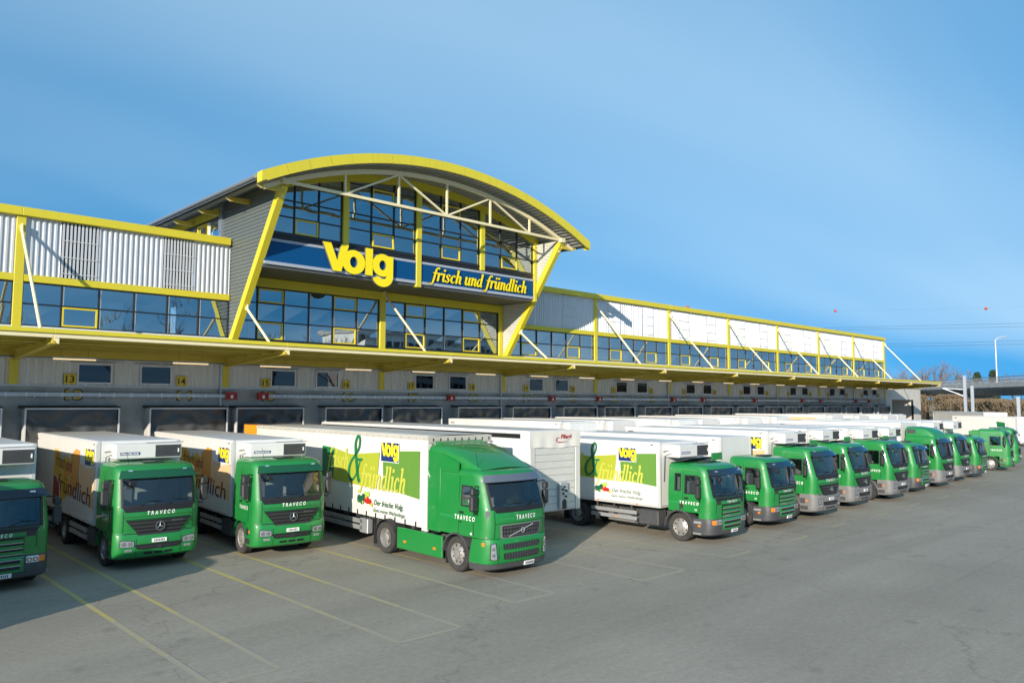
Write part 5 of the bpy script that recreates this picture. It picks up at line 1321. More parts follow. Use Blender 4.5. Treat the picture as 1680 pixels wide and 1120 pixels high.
        for y in (2.55, 4.1): MB().box(min(sg*1.222, sg*1.24), max(sg*1.222, sg*1.24), y, y+0.12, 0.50, 0.57).obj('side_marker', 'amber', root)
        MB().box(min(sg*0.95, sg*1.22), max(sg*0.95, sg*1.22), 5.95, 5.98, 0.25, 0.85).obj('mudflap', 'rubber', root)
        fender(root, min(sg*0.75, sg*1.22), max(sg*0.75, sg*1.22), 5.32, 0.52, 0.60, 'rubber', 25, 155)
        MB().box(min(sg*0.9, sg*1.2), max(sg*0.9, sg*1.2), 2.05, 2.09, 0.18, 0.75).obj('mudflap', 'rubber', root)
    traveco(root, cab, 'F', -0.22, 1.60, 0.12, 0.78); dashes(root, cab, 'F', -0.80, -0.28, 1.60, 0.08, 9); dashes(root, cab, 'F', 0.62, 0.95, 1.60, 0.08, 6)
    traveco(root, cab, -1, 1.60, 1.56, 0.125, 0.92); traveco(root, cab, 1, 0.68, 1.56, 0.125, 0.92); dashes(root, cab, -1, 1.66, 2.34, 1.57, 0.085, 12)
    M = MB(); put_text(M, '48', lambda u, v: tuple(cab.pt(-1, 0.90-u, 1.16+v, 0.02)), width=0.10, height=0.07, bold=0.02); M.obj('fleet_number', 'letter_white', root)
    M = MB(); cab.patch(M, 'F', [(-0.92,1.82),(0.92,1.82),(0.98,1.90),(-0.98,1.90)], 0.01, 0.012, 10, 1); M.obj('scuttle', 'black', root)
    M = MB(); cab.patch(M, 'F', [(-1.12,2.64),(1.12,2.64),(1.10,2.86),(-1.10,2.86)], 0.05, 0.02, 12, 3, lean=0.10); M.obj('sun_visor', 'visor_grey', root, smooth=40)
    spoiler(root, 3.0, 3.66, 0.72, 2.95, 0.98, 1.20)
    M = MB()
    for sg in (-1, 1): M.prism([(1.5, 2.90), (2.98, 2.90), (2.98, 3.50), (2.3, 3.42), (1.5, 3.18)], 'x', sg*1.17, sg*1.205)
    M.obj('spoiler_cheek', 'green', root)
    plate(root, lc, 0.32, 0.30, off=0.02)
    MB().tube([(-0.95, 0.9, 3.0), (-1.0, 0.95, 3.5)], 0.006, 4).obj('aerial', 'black', root)
    return cab

# ------------------------------------------------------------------ bodies
def art_poly(parent, x, pts, mt, d, name='print'):
    """flat print on the body side that faces -x; pts in (y, z)"""
    n_ = len(pts); M = MB().add([(x-d, p[0], p[1]) for p in pts], [tuple(range(n_))]); return M.obj(name, mt, parent)
def side_volg(parent, x, y0, z0, w, h, d=0.018):
    """blue square with the fat yellow name; y0 = left end as seen (larger y)"""
    art_poly(parent, x, [(y0, z0), (y0-w, z0), (y0-w, z0+h), (y0, z0+h)], 'letter_white', d, 'logo_border')
    e = 0.02
    o = art_poly(parent, x, [(y0-e, z0+e), (y0-w+e, z0+e), (y0-w+e, z0+h-e), (y0-e, z0+h-e)], 'logo_blue', d+0.002, 'logo')
    M = MB(); k = w*0.98/4.06; kz = h*0.98/1.95
    for s_ in volg_glyphs(): put_strips(M, s_, lambda u, v, q: (x-d-0.004-q, y0-0.01-u*k, z0+0.58*kz+v*kz), depth=0.0, lift=0.0005)
    M.obj('logo_name', 'logo_yellow', o)
def art_green(parent, x, y0, L, zb, zt, small=False):
    """green artwork: y0 = front end of the body, L = length of the printed field (towards the rear)"""
    H = zt-zb
    def P(u, v): return (y0 + L - u*L, zb + v*H)        # u from left (rear) to right (front)
    d = 0.006
    art_poly(parent, x, [P(0.00,0.40),P(0.13,0.38),P(0.145,0.80),P(0.00,0.82)], 'art_dgreen', d)
    art_poly(parent, x, [P(0.135,0.37),P(0.56,0.34),P(0.555,0.35),P(0.60,0.36),P(0.625,0.80),P(0.33,0.74),P(0.145,0.80)], 'art_lime', d)
    art_poly(parent, x, [P(0.665,0.37),P(0.99,0.30),P(0.99,0.86),P(0.655,0.82)], 'art_green', d)
    M = MB(); put_script(M, 'frisch', lambda u, v, q: (x-d-0.003-q, *P(0.06+u/L, 0.53+v/H)), L*0.24, H*0.17); M.obj('print_word', 'art_lime2', parent)
    M = MB(); put_script(M, '&', lambda u, v, q: (x-d-0.010-q, *P(0.30+u/L, 0.41+v/H)), L*0.14, H*0.335); M.obj('print_ampersand', 'art_dgreen', parent)
    M = MB(); put_script(M, 'fründlich', lambda u, v, q: (x-d-0.005-q, *P(0.425+u/L, 0.335+v/H)), L*0.44, H*0.185); M.obj('print_word', 'art_lime2', parent)
    side_volg(parent, x, P(0.64, 0)[0], P(0, 0.69)[1], L*0.17, H*0.25)
    y_, z_ = P(0.44, 0.12)
    # vegetables
    rn = random.Random(3)
    def blob(cu, cv, r, mt, dd):
        n_ = 14; c = P(cu, cv); pts = [(c[0]+r*rn.uniform(0.8, 1.15)*math.cos(2*math.pi*k/n_), c[1]+r*0.95*rn.uniform(0.8, 1.15)*math.sin(2*math.pi*k/n_)) for k in range(n_)]
        art_poly(parent, x, pts, mt, dd, 'print_vegetable')
    s_ = H*0.055
    s_ *= 0.8; blob(0.425,0.175,s_*1.3,'veg_dark',d+0.001); blob(0.455,0.165,s_*1.2,'veg_dark',d+0.002); blob(0.49,0.24,s_*1.1,'veg_light',d+0.001); blob(0.515,0.255,s_*0.9,'veg_light',d+0.002)
    blob(0.47,0.21,s_*1.1,'veg_dark',d+0.003); blob(0.505,0.175,s_*1.25,'veg_red',d+0.004); blob(0.535,0.165,s_*0.9,'veg_red',d+0.005); blob(0.555,0.13,s_*0.6,'art_gold',d+0.006); blob(0.44,0.20,s_*0.6,'print_green',d+0.0065); blob(0.415,0.15,s_*0.5,'art_green',d+0.007); blob(0.50,0.205,s_*0.45,'art_orange',d+0.0075); blob(0.53,0.15,s_*0.4,'art_rust',d+0.008); blob(0.465,0.14,s_*0.5,'veg_light',d+0.0085)
    for i, (t_, v_, hh, uu, ww) in enumerate((('Der frische Volg.', 0.135, 0.066, 0.575, 0.275), ('Ganz meine Wellenlänge.', 0.050, 0.046, 0.57, 0.30))):
        M = MB(); put_text(M, t_, lambda u, v: (x-d-0.002, *P(uu+u/L, v_+v/H)), width=L*ww, height=H*hh, shear=0.32, bold=0.010); M.obj('print_line', 'print_green', parent)
def art_orange(parent, x, y0, L, zb, zt):
    H = zt-zb
    def P(u, v): return (y0 + L - u*L, zb + v*H)
    d = 0.006
    art_poly(parent, x, [P(0.0,0.02),P(0.10,0.04),P(0.17,0.14),P(0.16,0.30),P(0.08,0.42),P(0.0,0.45)], 'art_rust', d)
    art_poly(parent, x, [P(0.0,0.47),P(0.09,0.44),P(0.19,0.32),P(0.20,0.72),P(0.10,0.84),P(0.0,0.84)], 'art_gold', d)
    art_poly(parent, x, [P(0.20,0.08),P(0.33,0.14),P(0.42,0.30),P(0.43,0.68),P(0.36,0.80),P(0.21,0.66)], 'art_gold', d)
    art_poly(parent, x, [P(0.44,0.20),P(0.55,0.26),P(0.645,0.40),P(0.65,0.88),P(0.56,0.90),P(0.44,0.80)], 'art_orange', d)
    art_poly(parent, x, [P(0.27,0.44),P(0.43,0.50),P(0.43,0.74),P(0.30,0.66)], 'art_orange', d+0.001)
    art_poly(parent, x, [P(0.665,0.36),P(0.80,0.24),P(0.99,0.14),P(0.995,0.70),P(0.84,0.66),P(0.67,0.72)], 'art_peach', d)
    for t_, uu, vv, ww, hh, sh_ in (('frisch', 0.06, 0.60, 0.24, 0.20, 0.0), ('und', 0.33, 0.60, 0.15, 0.18, 0.0), ('fründlich', 0.13, 0.26, 0.80, 0.25, 0.0)):
        M = MB(); put_text(M, t_, lambda u, v: (x-d-0.004, *P(uu+u/L, vv+v/H-0.10*(uu+u/L))), width=L*ww, height=H*hh, bold=0.006, shear=0.12); M.obj('print_word', 'art_brown', parent)
    side_volg(parent, x, P(0.78, 0)[0], P(0, 0.70)[1], L*0.19, H*0.24)

def fridge(root, y, z1, w=1.0, h=0.46, dep=0.62, deflector=False, xo=0.12, badge=True):
    """refrigeration unit on the body front; y = body front plane"""
    x0, x1 = -w+xo, w+xo; y0 = y-dep
    o = MB().cbox(x0, x1, y0, y-0.003, z1-h, z1, 0.03).obj('refrigeration_unit', 'truck_white', root, smooth=30)
    MB().box(x1-0.82, x1-0.04, y0-0.006, y0-0.001, z1-h+0.04, z1-0.04).obj('condenser_grille', 'bumper_dark', o)
    M = MB()
    for k in range(9):
        z = z1-h+0.06+k*(h-0.12)/9; M.box(x1-0.80, x1-0.06, y0-0.014, y0-0.007, z, z+0.012)
    M.obj('grille_louvre', 'plastic', o)
    MB().box(x1-0.13, x1-0.09, y0-0.02, y0-0.015, z1-h*0.62, z1-h*0.36).obj('latch', 'letter_white', o)
    MB().box(x0+0.14, x0+0.72, y0-0.006, y0-0.001, z1-h+0.12, z1-h+0.21).obj('badge_plate', 'logo_blue', o)
    M = MB(); put_text(M, 'FRIGOBLOCK', lambda u, v: (x0+0.17+u, y0-0.009, z1-h+0.135+v), width=0.52, height=0.055, bold=0.03); M.obj('badge', 'letter_white', o)
    MB().tube([(x0-0.12, y-0.02, z1-h-0.9), (x0-0.12, y-0.06, z1-h+0.05), (x0-0.02, y-0.2, z1-h+0.12), (x0+0.01, y-0.3, z1-h+0.1)], 0.014, 6).tube([(x0-0.16, y-0.02, z1-h+0.2), (x0-0.05, y-0.1, z1-h+0.24), (x0+0.01, y-0.2, z1-h+0.2)], 0.012, 6).obj('hose', 'black', o, smooth=40)
    MB().tube([(x0+0.9, y0+0.02, z1+0.03), (x1+0.05, y0+0.02, z1+0.04)], 0.018, 6).obj('guard_rail', 'alu', o)
    if deflector:
        M = MB(); n_ = 8
        def fn(u, v): return (lerp(x0-0.2, x1+0.15, u), lerp(y-0.25, y0-0.42, v), z1-h-0.20 + 0.20*math.sin(u*math.pi)**0.3*0.2 + 0.16*v)
        M.grid(fn, n_, 3); M.obj('air_deflector', 'bumper_grey', o, smooth=40)
        MB().cbox(x1-0.50, x1+0.22, y0-0.45, y0-0.40, z1-h-0.14, z1-h+0.14, 0.01).obj('deflector_flap', 'green', o)
    return o
def box_body(root, y0, y1, z0, z1, w=1.25, art=None, roof='truck_roof'):
    o = MB().cbox(-w, w, y0, y1, z0, z1, 0.02).obj('box_body', 'truck_white', root)
    MB().box(-w+0.06, w-0.06, y0+0.06, y1-0.06, z1+0.001, z1+0.012).obj('roof_sheet', roof, o)
    for sg in (-1, 1):
        xa, xb = min(sg*(w+0.001), sg*(w+0.018)), max(sg*(w+0.001), sg*(w+0.018))
        MB().box(xa, xb, y0, y1, z0, z0+0.10).obj('lower_rail', 'trim', o)
        MB().box(xa, xb, y0, y1, z1-0.07, z1).obj('upper_rail', 'truck_white', o)
        MB().box(xa, xb, y0, y0+0.09, z0+0.101, z1-0.071).obj('corner_post', 'trim', o)
        MB().box(xa, xb, y1-0.07, y1, z0+0.101, z1-0.071).obj('corner_post', 'trim', o)
    MB().box(-w, w, y0-0.014, y0-0.001, z0, z0+0.10).box(-w, -w+0.09, y0-0.014, y0-0.001, z0+0.101, z1).box(w-0.09, w, y0-0.014, y0-0.001, z0+0.101, z1).obj('front_frame', 'trim', o)
    MB().box(-w-0.02, -w-0.003, y1-0.55, y1-0.22, z1-0.24, z1-0.19).obj('vent', 'black', o)
    for k, y in enumerate((y0+0.35,)): MB().box(-w-0.022, -w-0.003, y-0.06, y+0.06, z1-0.11, z1-0.085).obj('marker_light', 'black', o)
    M = MB(); k = y0+1.0
    while k < y1-0.5: M.box(-w-0.030, -w-0.019, k, k+0.09, z0+0.03, z0+0.07); k += 1.9
    M.obj('side_marker', 'amber', o)
    M = MB()
    for q in range(int((y1-y0)/0.6)): M.box(-w-0.021, -w-0.0185, y0+0.25+q*0.6, y0+0.28+q*0.6, z1-0.045, z1-0.025)
    M.obj('rivet', 'trim', o)
    if art == 'green': art_green(o, -w-0.001, y0+0.10, min(5.1, y1-y0-0.3), z0+0.12, z1-0.10)
    if art == 'orange': art_orange(o, -w-0.001, y0+0.12, 5.6, z0+0.12, z1-0.10)
    return o
def under_rigid(root, y0, y1, axle_r, guard='alu'):
    """tanks, side guards, rear wheels of a rigid truck"""
    for sg in (-1, 1):
        xs = (min(sg*1.12, sg*1.20), max(sg*1.12, sg*1.20))
        o = MB().cbox(xs[0], xs[1], y0+1.15, axle_r-0.72, 0.52, 0.66, 0.01).cbox(xs[0], xs[1], y0+1.15, axle_r-0.72, 0.74, 0.88, 0.01).obj('side_guard', guard, root)
        M = MB()
        for y in (y0+1.4, (y0+axle_r)/2+0.2, axle_r-1.0): M.box(min(sg*0.5, sg*1.11), max(sg*0.5, sg*1.11), y, y+0.06, 0.60, 0.66).box(min(sg*1.08, sg*1.11), max(sg*1.08, sg*1.11), y, y+0.06, 0.5, 1.05)
        M.obj('guard_bracket', 'frame_steel', o)
        MB().cbox(min(sg*0.62, sg*1.18), max(sg*0.62, sg*1.18), y0+0.15, y0+1.05, 0.42, 0.98, 0.04).obj('fuel_tank', 'bumper_dark', root)
        MB().tube([(sg*0.80, y0+1.4, 0.52), (sg*0.80, y0+2.7, 0.52)], 0.17, 12).obj('air_tank', 'alu', root, smooth=40)
        MB().box(min(sg*0.75, sg*1.2), max(sg*0.75, sg*1.2), axle_r+0.72, axle_r+0.75, 0.2, 0.95).obj('mudflap', 'rubber', root)
        MB().cbox(xs[0], xs[1], axle_r+0.85, y1-0.4, 0.55, 0.68, 0.01).obj('side_guard', guard, root)
        MB().box(min(sg*1.205, sg*1.215), max(sg*1.205, sg*1.215), (y0+axle_r)/2, (y0+axle_r)/2+0.10, 0.57, 0.61).obj('side_marker', 'amber', root)
    MB().cbox(-1.15, 1.15, y1-0.25, y1-0.12, 0.45, 0.58, 0.01).obj('rear_underrun', 'frame_steel', root)

def rigid(name, label, cat, kind, x, y, rot, L, zt, art=None, fr=True, bump='green', high=None, dfl=False, group='trucks parked nose out at the docks', zb=1.10, ybox=2.25, axle=None):
    t = thing(name, label, cat, (x, y, 0), rad(rot), group)
    if kind == 'A': cab_actros(t, bump, high)
    else: cab_scania(t)
    r = 0.51; ya = 1.42 if kind == 'A' else 1.44; ax = axle or ya+4.9
    for sg in (-1, 1):
        wheel(t, sg*1.04, ya, r, sg, False, True); wheel(t, sg*1.06, ax, r, sg, True, False)
    chassis(t, 0.8, L-0.1, (ya, ax), r)
    box_body(t, ybox, L, zb, zt, art=art)
    if fr: fridge(t, ybox, zt-0.08, deflector=dfl)
    under_rigid(t, ybox, L, ax)
    return t

def trailer_body(root, y0, y1, z0, z1, w=1.27, curtain_side=True):
    """curtain-sider: tarpaulin sides with straps, alu rave, grey roof"""
    o = MB().cbox(-w+0.02, w-0.02, y0+0.05, y1, z0, z1-0.02, 0.02).obj('trailer_frame', 'tarp', root)
    for sg in (-1, 1):
        rn = random.Random(4); ph = [rn.uniform(0, 6) for _ in range(4)]
        def fn(u, v):
            yy = lerp(y0+0.30, y1-0.12, u); bulge = 0.025*math.sin(v*math.pi)*(0.6+0.4*math.sin(u*37+ph[0])) + 0.004*math.sin(u*130)*(1-v)
            return (sg*(w-0.008+bulge*0.6), yy, lerp(z0-0.02, z1-0.16, v))
        MB().grid(fn, 90, 8).obj('curtain', 'tarp', root, smooth=60)
        k = y0+0.6
        while k < y1-0.3:
            MB().box(min(sg*(w+0.012), sg*(w+0.03)), max(sg*(w+0.012), sg*(w+0.03)), k, k+0.045, z0-0.12, z0+0.14).obj('strap', 'black', root); k += 0.62
        MB().box(min(sg*(w-0.06), sg*(w+0.012)), max(sg*(w-0.06), sg*(w+0.012)), y0+0.02, y1, z1-0.155, z1-0.03).obj('roof_rail', 'tarp_roof', root)
        MB().box(min(sg*(w-0.05), sg*(w+0.01)), max(sg*(w-0.05), sg*(w+0.01)), y0, y0+0.29, z0-0.1, z1-0.16).obj('front_post', 'tarp', root)
        M = MB(); k = y0+0.2
        while k < y1: M.box(min(sg*(w+0.012), sg*(w+0.02)), max(sg*(w+0.012), sg*(w+0.02)), k, k+0.02, z1-0.13, z1-0.10); k += 0.45
        M.obj('eyelet', 'frame_steel', root)
    n_ = 26
    def rf(u, v):
        yy = lerp(y0, y1, v); return (lerp(-w, w, u), yy, z1-0.03 + 0.03*math.sin(u*math.pi) - 0.012*abs(math.sin(v*math.pi*n_)))
    MB().grid(rf, 6, n_*4).obj('roof_tarp', 'tarp_roof', root, smooth=50)
    # front wall: ribbed, scalloped canvas edge on top
    M = MB(); xs = []
    k = -w+0.05
    while k < w-0.06: xs += [(k, 0.0), (k+0.09, 0.0), (k+0.12, 0.03), (k+0.21, 0.03)]; k += 0.24
    m_ = len(xs); M.add([(a, y0+b, z0-0.05) for a, b in xs] + [(a, y0+b, z1-0.24) for a, b in xs], [(i, i+1, m_+i+1, m_+i) for i in range(m_-1)]); M.obj('front_wall', 'truck_white', root)
    MB().box(-w, w, y0-0.03, y0-0.005, z1-0.25, z1-0.03).obj('front_valance', 'tarp_roof', root)
    M = MB()
    for k in range(9):
        a = -w+0.16+k*0.28; M.box(a, a+0.03, y0-0.045, y0-0.032, z1-0.19, z1-0.10)
    M.obj('lashing_hook', 'black', root)
    return o
def trailer_gear(t, y0, y1, legs=4.0, axles=(9.2, 10.5, 11.8)):
    M = MB()
    for x in (-0.5, 0.5): M.box(x-0.06, x+0.06, y0+0.6, y1-0.1, 0.82, 1.06)
    k = y0+0.6
    while k < y1-0.2: M.box(-1.2, 1.2, k, k+0.08, 0.92, 1.04); k += 0.9
    for a in axles: M.tube([(-0.95, a, 0.5), (0.95, a, 0.5)], 0.08, 8)
    M.obj('chassis', 'frame_steel', t)
    for sg in (-1, 1):
        for i, a in enumerate(axles): wheel(t, sg*1.06, a, 0.5, sg, False, False)
        for y in (legs,):
            o = MB().cbox(sg*0.95-0.07, sg*0.95+0.07, y-0.07, y+0.07, 0.10, 0.95, 0.01).obj('landing_leg', 'frame_steel', t)
            MB().cbox(sg*0.95-0.14, sg*0.95+0.14, y-0.14, y+0.14, 0.0, 0.10, 0.01).obj('foot', 'frame_steel', o)
        MB().cbox(min(sg*1.16, sg*1.22), max(sg*1.16, sg*1.22), legs+0.7, axles[0]-0.75, 0.48, 0.64, 0.01).cbox(min(sg*1.16, sg*1.22), max(sg*1.16, sg*1.22), legs+0.7, axles[0]-0.75, 0.70, 0.86, 0.01).obj('side_guard', 'alu', t)
        MB().cbox(min(sg*1.0, sg*1.22), max(sg*1.0, sg*1.22), legs+0.35, legs+0.9, 0.40, 0.90, 0.02).obj('side_guard', 'alu', t)

GRP = 'trucks parked nose out at the docks'
# a truck-tractor beyond the left edge throws the shade seen on the tarmac
rigid('box_truck', 'green box truck standing left of the picture and shading the tarmac', 'truck', 'S', 0.0, 18.75, 0, 13.0, 3.72, None, False, ybox=2.9)
rigid('box_truck', 'green truck with black visor and bar grille, cut off by the left picture edge', 'truck', 'S', 4.45, 24.0, -0.5, 11.8, 3.72, None, True, zb=1.1)
rigid('box_truck', 'green day-cab truck with orange artwork in front of dock thirteen', 'truck', 'A', 8.68, 24.45, -1.8, 11.4, 3.70, 'orange', True)
rigid('box_truck', 'green day-cab truck with orange artwork in front of dock fourteen', 'truck', 'A', 12.52, 23.45, -4.6, 12.3, 3.64, 'orange', True)
tr = thing('tractor_unit', 'green tractor unit with tall roof spoiler, hitched to the green printed curtain trailer', 'truck', (16.12, 16.45, 0), rad(-0.6), GRP)
cab_volvo(tr)
for sg in (-1, 1): wheel(tr, sg*1.05, 1.55, 0.52, sg, False, True); wheel(tr, sg*1.06, 5.32, 0.52, sg, True, False)
chassis(tr, 0.9, 6.2, (1.55, 5.32), 0.52)
MB().cbox(-0.45, 0.45, 4.9, 5.7, 0.93, 1.0, 0.03).obj('fifth_wheel', 'frame_steel', tr)
MB().box(-1.1, 1.1, 3.05, 4.6, 0.90, 0.935).obj('deck_plate', 'plastic', tr)
cs = thing('curtain_trailer', 'long curtain-sided trailer printed green with a white ampersand slogan behind the spoiler tractor', 'trailer', (16.32, 19.55, 0), rad(-3.2), GRP)
trailer_body(cs, 0.0, 13.6, 1.06, 3.94)
art_green(cs, -1.292, 0.35, 6.75, 1.10, 3.80)
trailer_gear(cs, 0.3, 13.5, legs=3.4)
MB().box(-1.25, -0.6, 13.61, 13.66, 3.0, 3.9).obj('rear_door_edge', 'orange', cs)
MB().box(-1.30, -0.55, 13.55, 14.9, 3.45, 3.92).obj('tail_flap', 'orange', cs)
# parked trailer without a tractor
ft = thing('box_trailer', 'white trailer without tractor, pale ribbed front wall and red name on its brow', 'trailer', (20.72, 19.45, 0), rad(-2.6), 'white trailers at the docks')
b = MB().cbox(-1.26, 1.26, 0.03, 15.6, 1.08, 3.96, 0.02).obj('box_body', 'truck_white', ft)
MB().box(-1.2, 1.2, 0.2, 15.5, 3.961, 3.975).obj('roof_sheet', 'truck_white', b)
MB().box(-1.285, -1.262, 0.5, 15.5, 3.70, 3.86).obj('roof_rail', 'black', b)
for k in range(9):
    MB().cbox(-1.0, 1.0, 0.0, 0.027, 1.12+k*0.25, 1.12+k*0.25+0.24, 0.008).obj('front_plank', 'alu_panel', b)
for x in (-1.26, 1.02): MB().cbox(x, x+0.24, -0.02, 0.028, 1.08, 3.40, 0.01).obj('front_post', 'alu_panel', b)
def brow(u, v): return (lerp(-1.27, 1.27, u), -0.03+0.015*math.sin(u*26)*v, lerp(3.96, 3.36, v)+0.02*math.sin(u*9)*v)
MB().grid(brow, 30, 5).obj('brow_canvas', 'tarp', b, smooth=60)
M = MB(); put_text(M, 'Fliegl', lambda u, v: (0.20+u, -0.066, 3.68+v), width=0.56, height=0.15, bold=0.02, shear=0.2); M.obj('name', 'red', b)
M = MB(); L_, R_2 = stroke([(0.14, 3.73), (0.00, 3.69), (-0.02, 3.60), (0.14, 3.55), (0.60, 3.575)], [0.012, 0.03, 0.035, 0.025, 0.006]); n_ = len(L_)
M.add([(p.x, -0.066, p.y) for p in L_] + [(p.x, -0.066, p.y) for p in R_2], [(i, i+1, n_+i+1, n_+i) for i in range(n_-1)]); M.obj('name_swoosh', 'red', b)
o = MB().cbox(0.10, 0.50, -0.14, -0.024, 1.15, 2.10, 0.02).obj('connector_panel', 'alu', ft)
M = MB()
for x, z in ((0.30, 1.95), (0.40, 1.80), (0.25, 1.70), (0.38, 1.60), (0.22, 1.85)): M.lathe([(0.001, -0.05), (0.035, -0.05), (0.035, 0.0)], (x, -0.14, z), 'y', 10)
M.obj('coupling', 'black', o)
M = MB(); M.prism([(0.20, 1.15), (0.42, 1.15), (0.42, 1.42), (0.36, 1.50), (0.26, 1.50), (0.20, 1.42)], 'y', -0.146, -0.141); M.obj('opening', 'plastic', o)
trailer_gear(ft, 0.4, 15.5, legs=2.6, axles=(9.6, 10.9, 12.2))

# rigid trucks along the row
row = [
 ('S', 25.35, 15.05, 0.6, 10.4, 3.50, 'green', True, 'green', None, True, 'green truck with green printed slogan on its side, next to the white trailer without tractor'),
 ('S', 30.0, 15.3, 0.9, 10.6, 3.55, None, False, 'green', None, False, 'green truck with a plain white box and no cooling unit, second after the spoiler tractor'),
 ('A', 33.75, 15.2, -0.7, 10.4, 3.72, 'orange', True, 'bumper_grey', None, True, 'green truck with pale grey bumper beside the plain white box truck'),
 ('A', 38.25, 15.55, 1.0, 10.4, 3.72, None, True, 'bumper_grey', None, True, 'middle of three green trucks with grey bumpers standing together'),
 ('A', 42.65, 15.4, -0.5, 10.4, 3.66, None, True, 'bumper_grey', None, True, 'last of three green trucks with grey bumpers, beside a bar-grille truck'),
 ('S', 47.3, 15.85, 1.3, 10.4, 3.62, 'green', True, 'green', None, False, 'green bar-grille truck between grey-bumper trucks in the middle distance'),
 ('A', 51.2, 15.8, -1.1, 10.4, 3.80, None, False, 'bumper_grey', 'dome', False, 'green truck with a domed high roof in the far row'),
 ('A', 55.9, 16.25, 0.6, 10.4, 3.80, None, True, 'bumper_grey', None, False, 'green grey-bumper truck right of the high-roofed truck'),
 ('S', 59.9, 16.3, 1.6, 10.4, 3.80, None, True, 'green', None, False, 'last bar-grille truck at the far end of the row'),
]
for kd, x, y, rot, L, zt, art, fr, bp, hi, df, lb in row:
    rigid('box_truck', lb, 'truck', kd, x, y, rot, L, zt, art, fr, bp, hi, df, GRP)
sp = thing('tractor_unit', 'green truck with a roof spoiler standing behind the far grey-bumper truck', 'truck', (57.9, 22.6, 0), 0, GRP)
cab_actros(sp, 'bumper_grey', 'spoiler', False); chassis(sp, 0.9, 6.0, (1.42, 5.2))
for sg in (-1, 1): wheel(sp, sg*1.04, 1.42, 0.51, sg, False, True); wheel(sp, sg*1.06, 5.2, 0.51, sg, True, False)
for i, (x, y, rot, lb) in enumerate(((68.0, 16.6, 11, 'all green truck standing apart beyond the row, seen from its side'), (72.6, 17.2, 11, 'all green truck cut by the right edge of the picture'))):
    t = thing('tractor_unit', lb, 'truck', (x, y, 0), rad(rot), GRP)
    cab_actros(t, 'green', None, False); chassis(t, 0.9, 6.0, (1.42, 5.2))
    for sg in (-1, 1):
        wheel(t, sg*1.04, 1.42, 0.51, sg, False, True); wheel(t, sg*1.06, 5.2, 0.51, sg, True, False)
        MB().cbox(min(sg*1.15, sg*1.21), max(sg*1.15, sg*1.21), 2.06, 2.75, 1.0, 2.95, 0.03).obj('side_deflector', 'green', t)
        MB().cbox(min(sg*0.6, sg*1.15), max(sg*0.6, sg*1.15), 2.3, 3.9, 0.4, 0.95, 0.05).obj('fuel_tank', 'alu', t)
# docked white trailers behind the row
dt = [(29.6, 26.2, 4.02, 0), (33.9, 27.0, 4.0, 1), (38.6, 26.0, 4.02, 0), (43.2, 27.4, 3.98, 1), (47.6, 26.8, 4.02, 0), (52.3, 27.2, 4.05, 2), (56.6, 30.0, 4.0, 0), (61.2, 27.2, 4.08, 2), (65.8, 27.0, 4.0, 0), (70.4, 26.5, 4.0, 0), (75.4, 27.5, 4.0, 0)]
dl = ['white trailer docked behind the slogan truck', 'white trailer docked behind the plain white box truck', 'white trailer docked behind the first grey-bumper truck', 'white trailer docked behind the middle grey-bumper truck',
      'white trailer docked behind the third grey-bumper truck', 'white trailer with orange panels docked behind the high-roofed truck', 'white trailer docked behind the far grey-bumper truck', 'white trailer with orange panels docked near the end of the wall',
      'white trailer docked left of the lone green truck', 'white trailer docked behind the lone green truck', 'farthest white trailer on the dock wall']
for (x, y, zt, k), lb in zip(dt, dl):
    t = thing('box_trailer', lb, 'trailer', (x, y, 0), rad(-1.5), 'white trailers at the docks'); L = 35.3-y
    o = box_body(t, 0, L, 1.1, zt)
    M = MB()
    for q in range(6): M.box(-0.9+q*0.3, -0.64+q*0.3, -0.02, -0.003, zt-0.42, zt-0.10)
    M.obj('front_grille', 'bumper_dark', o)
    MB().cbox(-1.0, 1.0, -0.35, -0.025, zt-0.62, zt-0.05, 0.02).obj('refrigeration_unit', 'truck_white', o)
    if k == 2:
        art_poly(o, -1.251, [(0.6, zt-0.75), (3.2, zt-0.75), (3.2, zt-0.2), (0.9, zt-0.2)], 'art_peach', 0.008); art_poly(o, -1.251, [(3.6, zt-0.75), (6.2, zt-0.75), (6.0, zt-0.2), (3.6, zt-0.2)], 'art_peach', 0.008)
    M = MB()
    for q in (-0.5, 0.5): M.box(q-0.06, q+0.06, 0.3, L-0.1, 0.80, 1.09)
    M.obj('chassis', 'frame_steel', t)
    for sg in (-1, 1):
        for a in (L-3.2, L-1.9): wheel(t, sg*1.06, a, 0.5, sg)
        MB().box(sg*0.9-0.06, sg*0.9+0.06, 1.5, 1.62, 0.0, 1.09).obj('landing_leg', 'frame_steel', t)

# ------------------------------------------------------------------ beyond the yard
far = [(97.0, 25.2, -47, 'long white trailer standing in front of the viaduct'), (91.5, 21.2, -20, 'white truck body with a green mark at the right picture edge')]
for i, (x, y, rz, lb) in enumerate(far):
    t = thing('box_trailer', lb, 'trailer', (x, y, 0), rad(rz), 'white trailers at the docks')
    o = box_body(t, 0, 11.5 if i == 0 else 7.0, 1.1, 4.05 if i == 0 else 3.7); chassis(t, 0.5, 10 if i == 0 else 6.5, (4.0, 5.3))
    if i: art_poly(o, -1.251, [(1.2, 2.6), (2.0, 2.5), (2.1, 3.2), (1.2, 3.1)], 'art_dgreen', 0.008)
    for sg in (-1, 1):
        for a in (4.0, 5.3): wheel(t, sg*1.06, a, 0.5, sg)
        MB().box(sg*0.9-0.06, sg*0.9+0.06, 1.5, 1.62, 0.0, 1.09).obj('landing_leg', 'frame_steel', t)
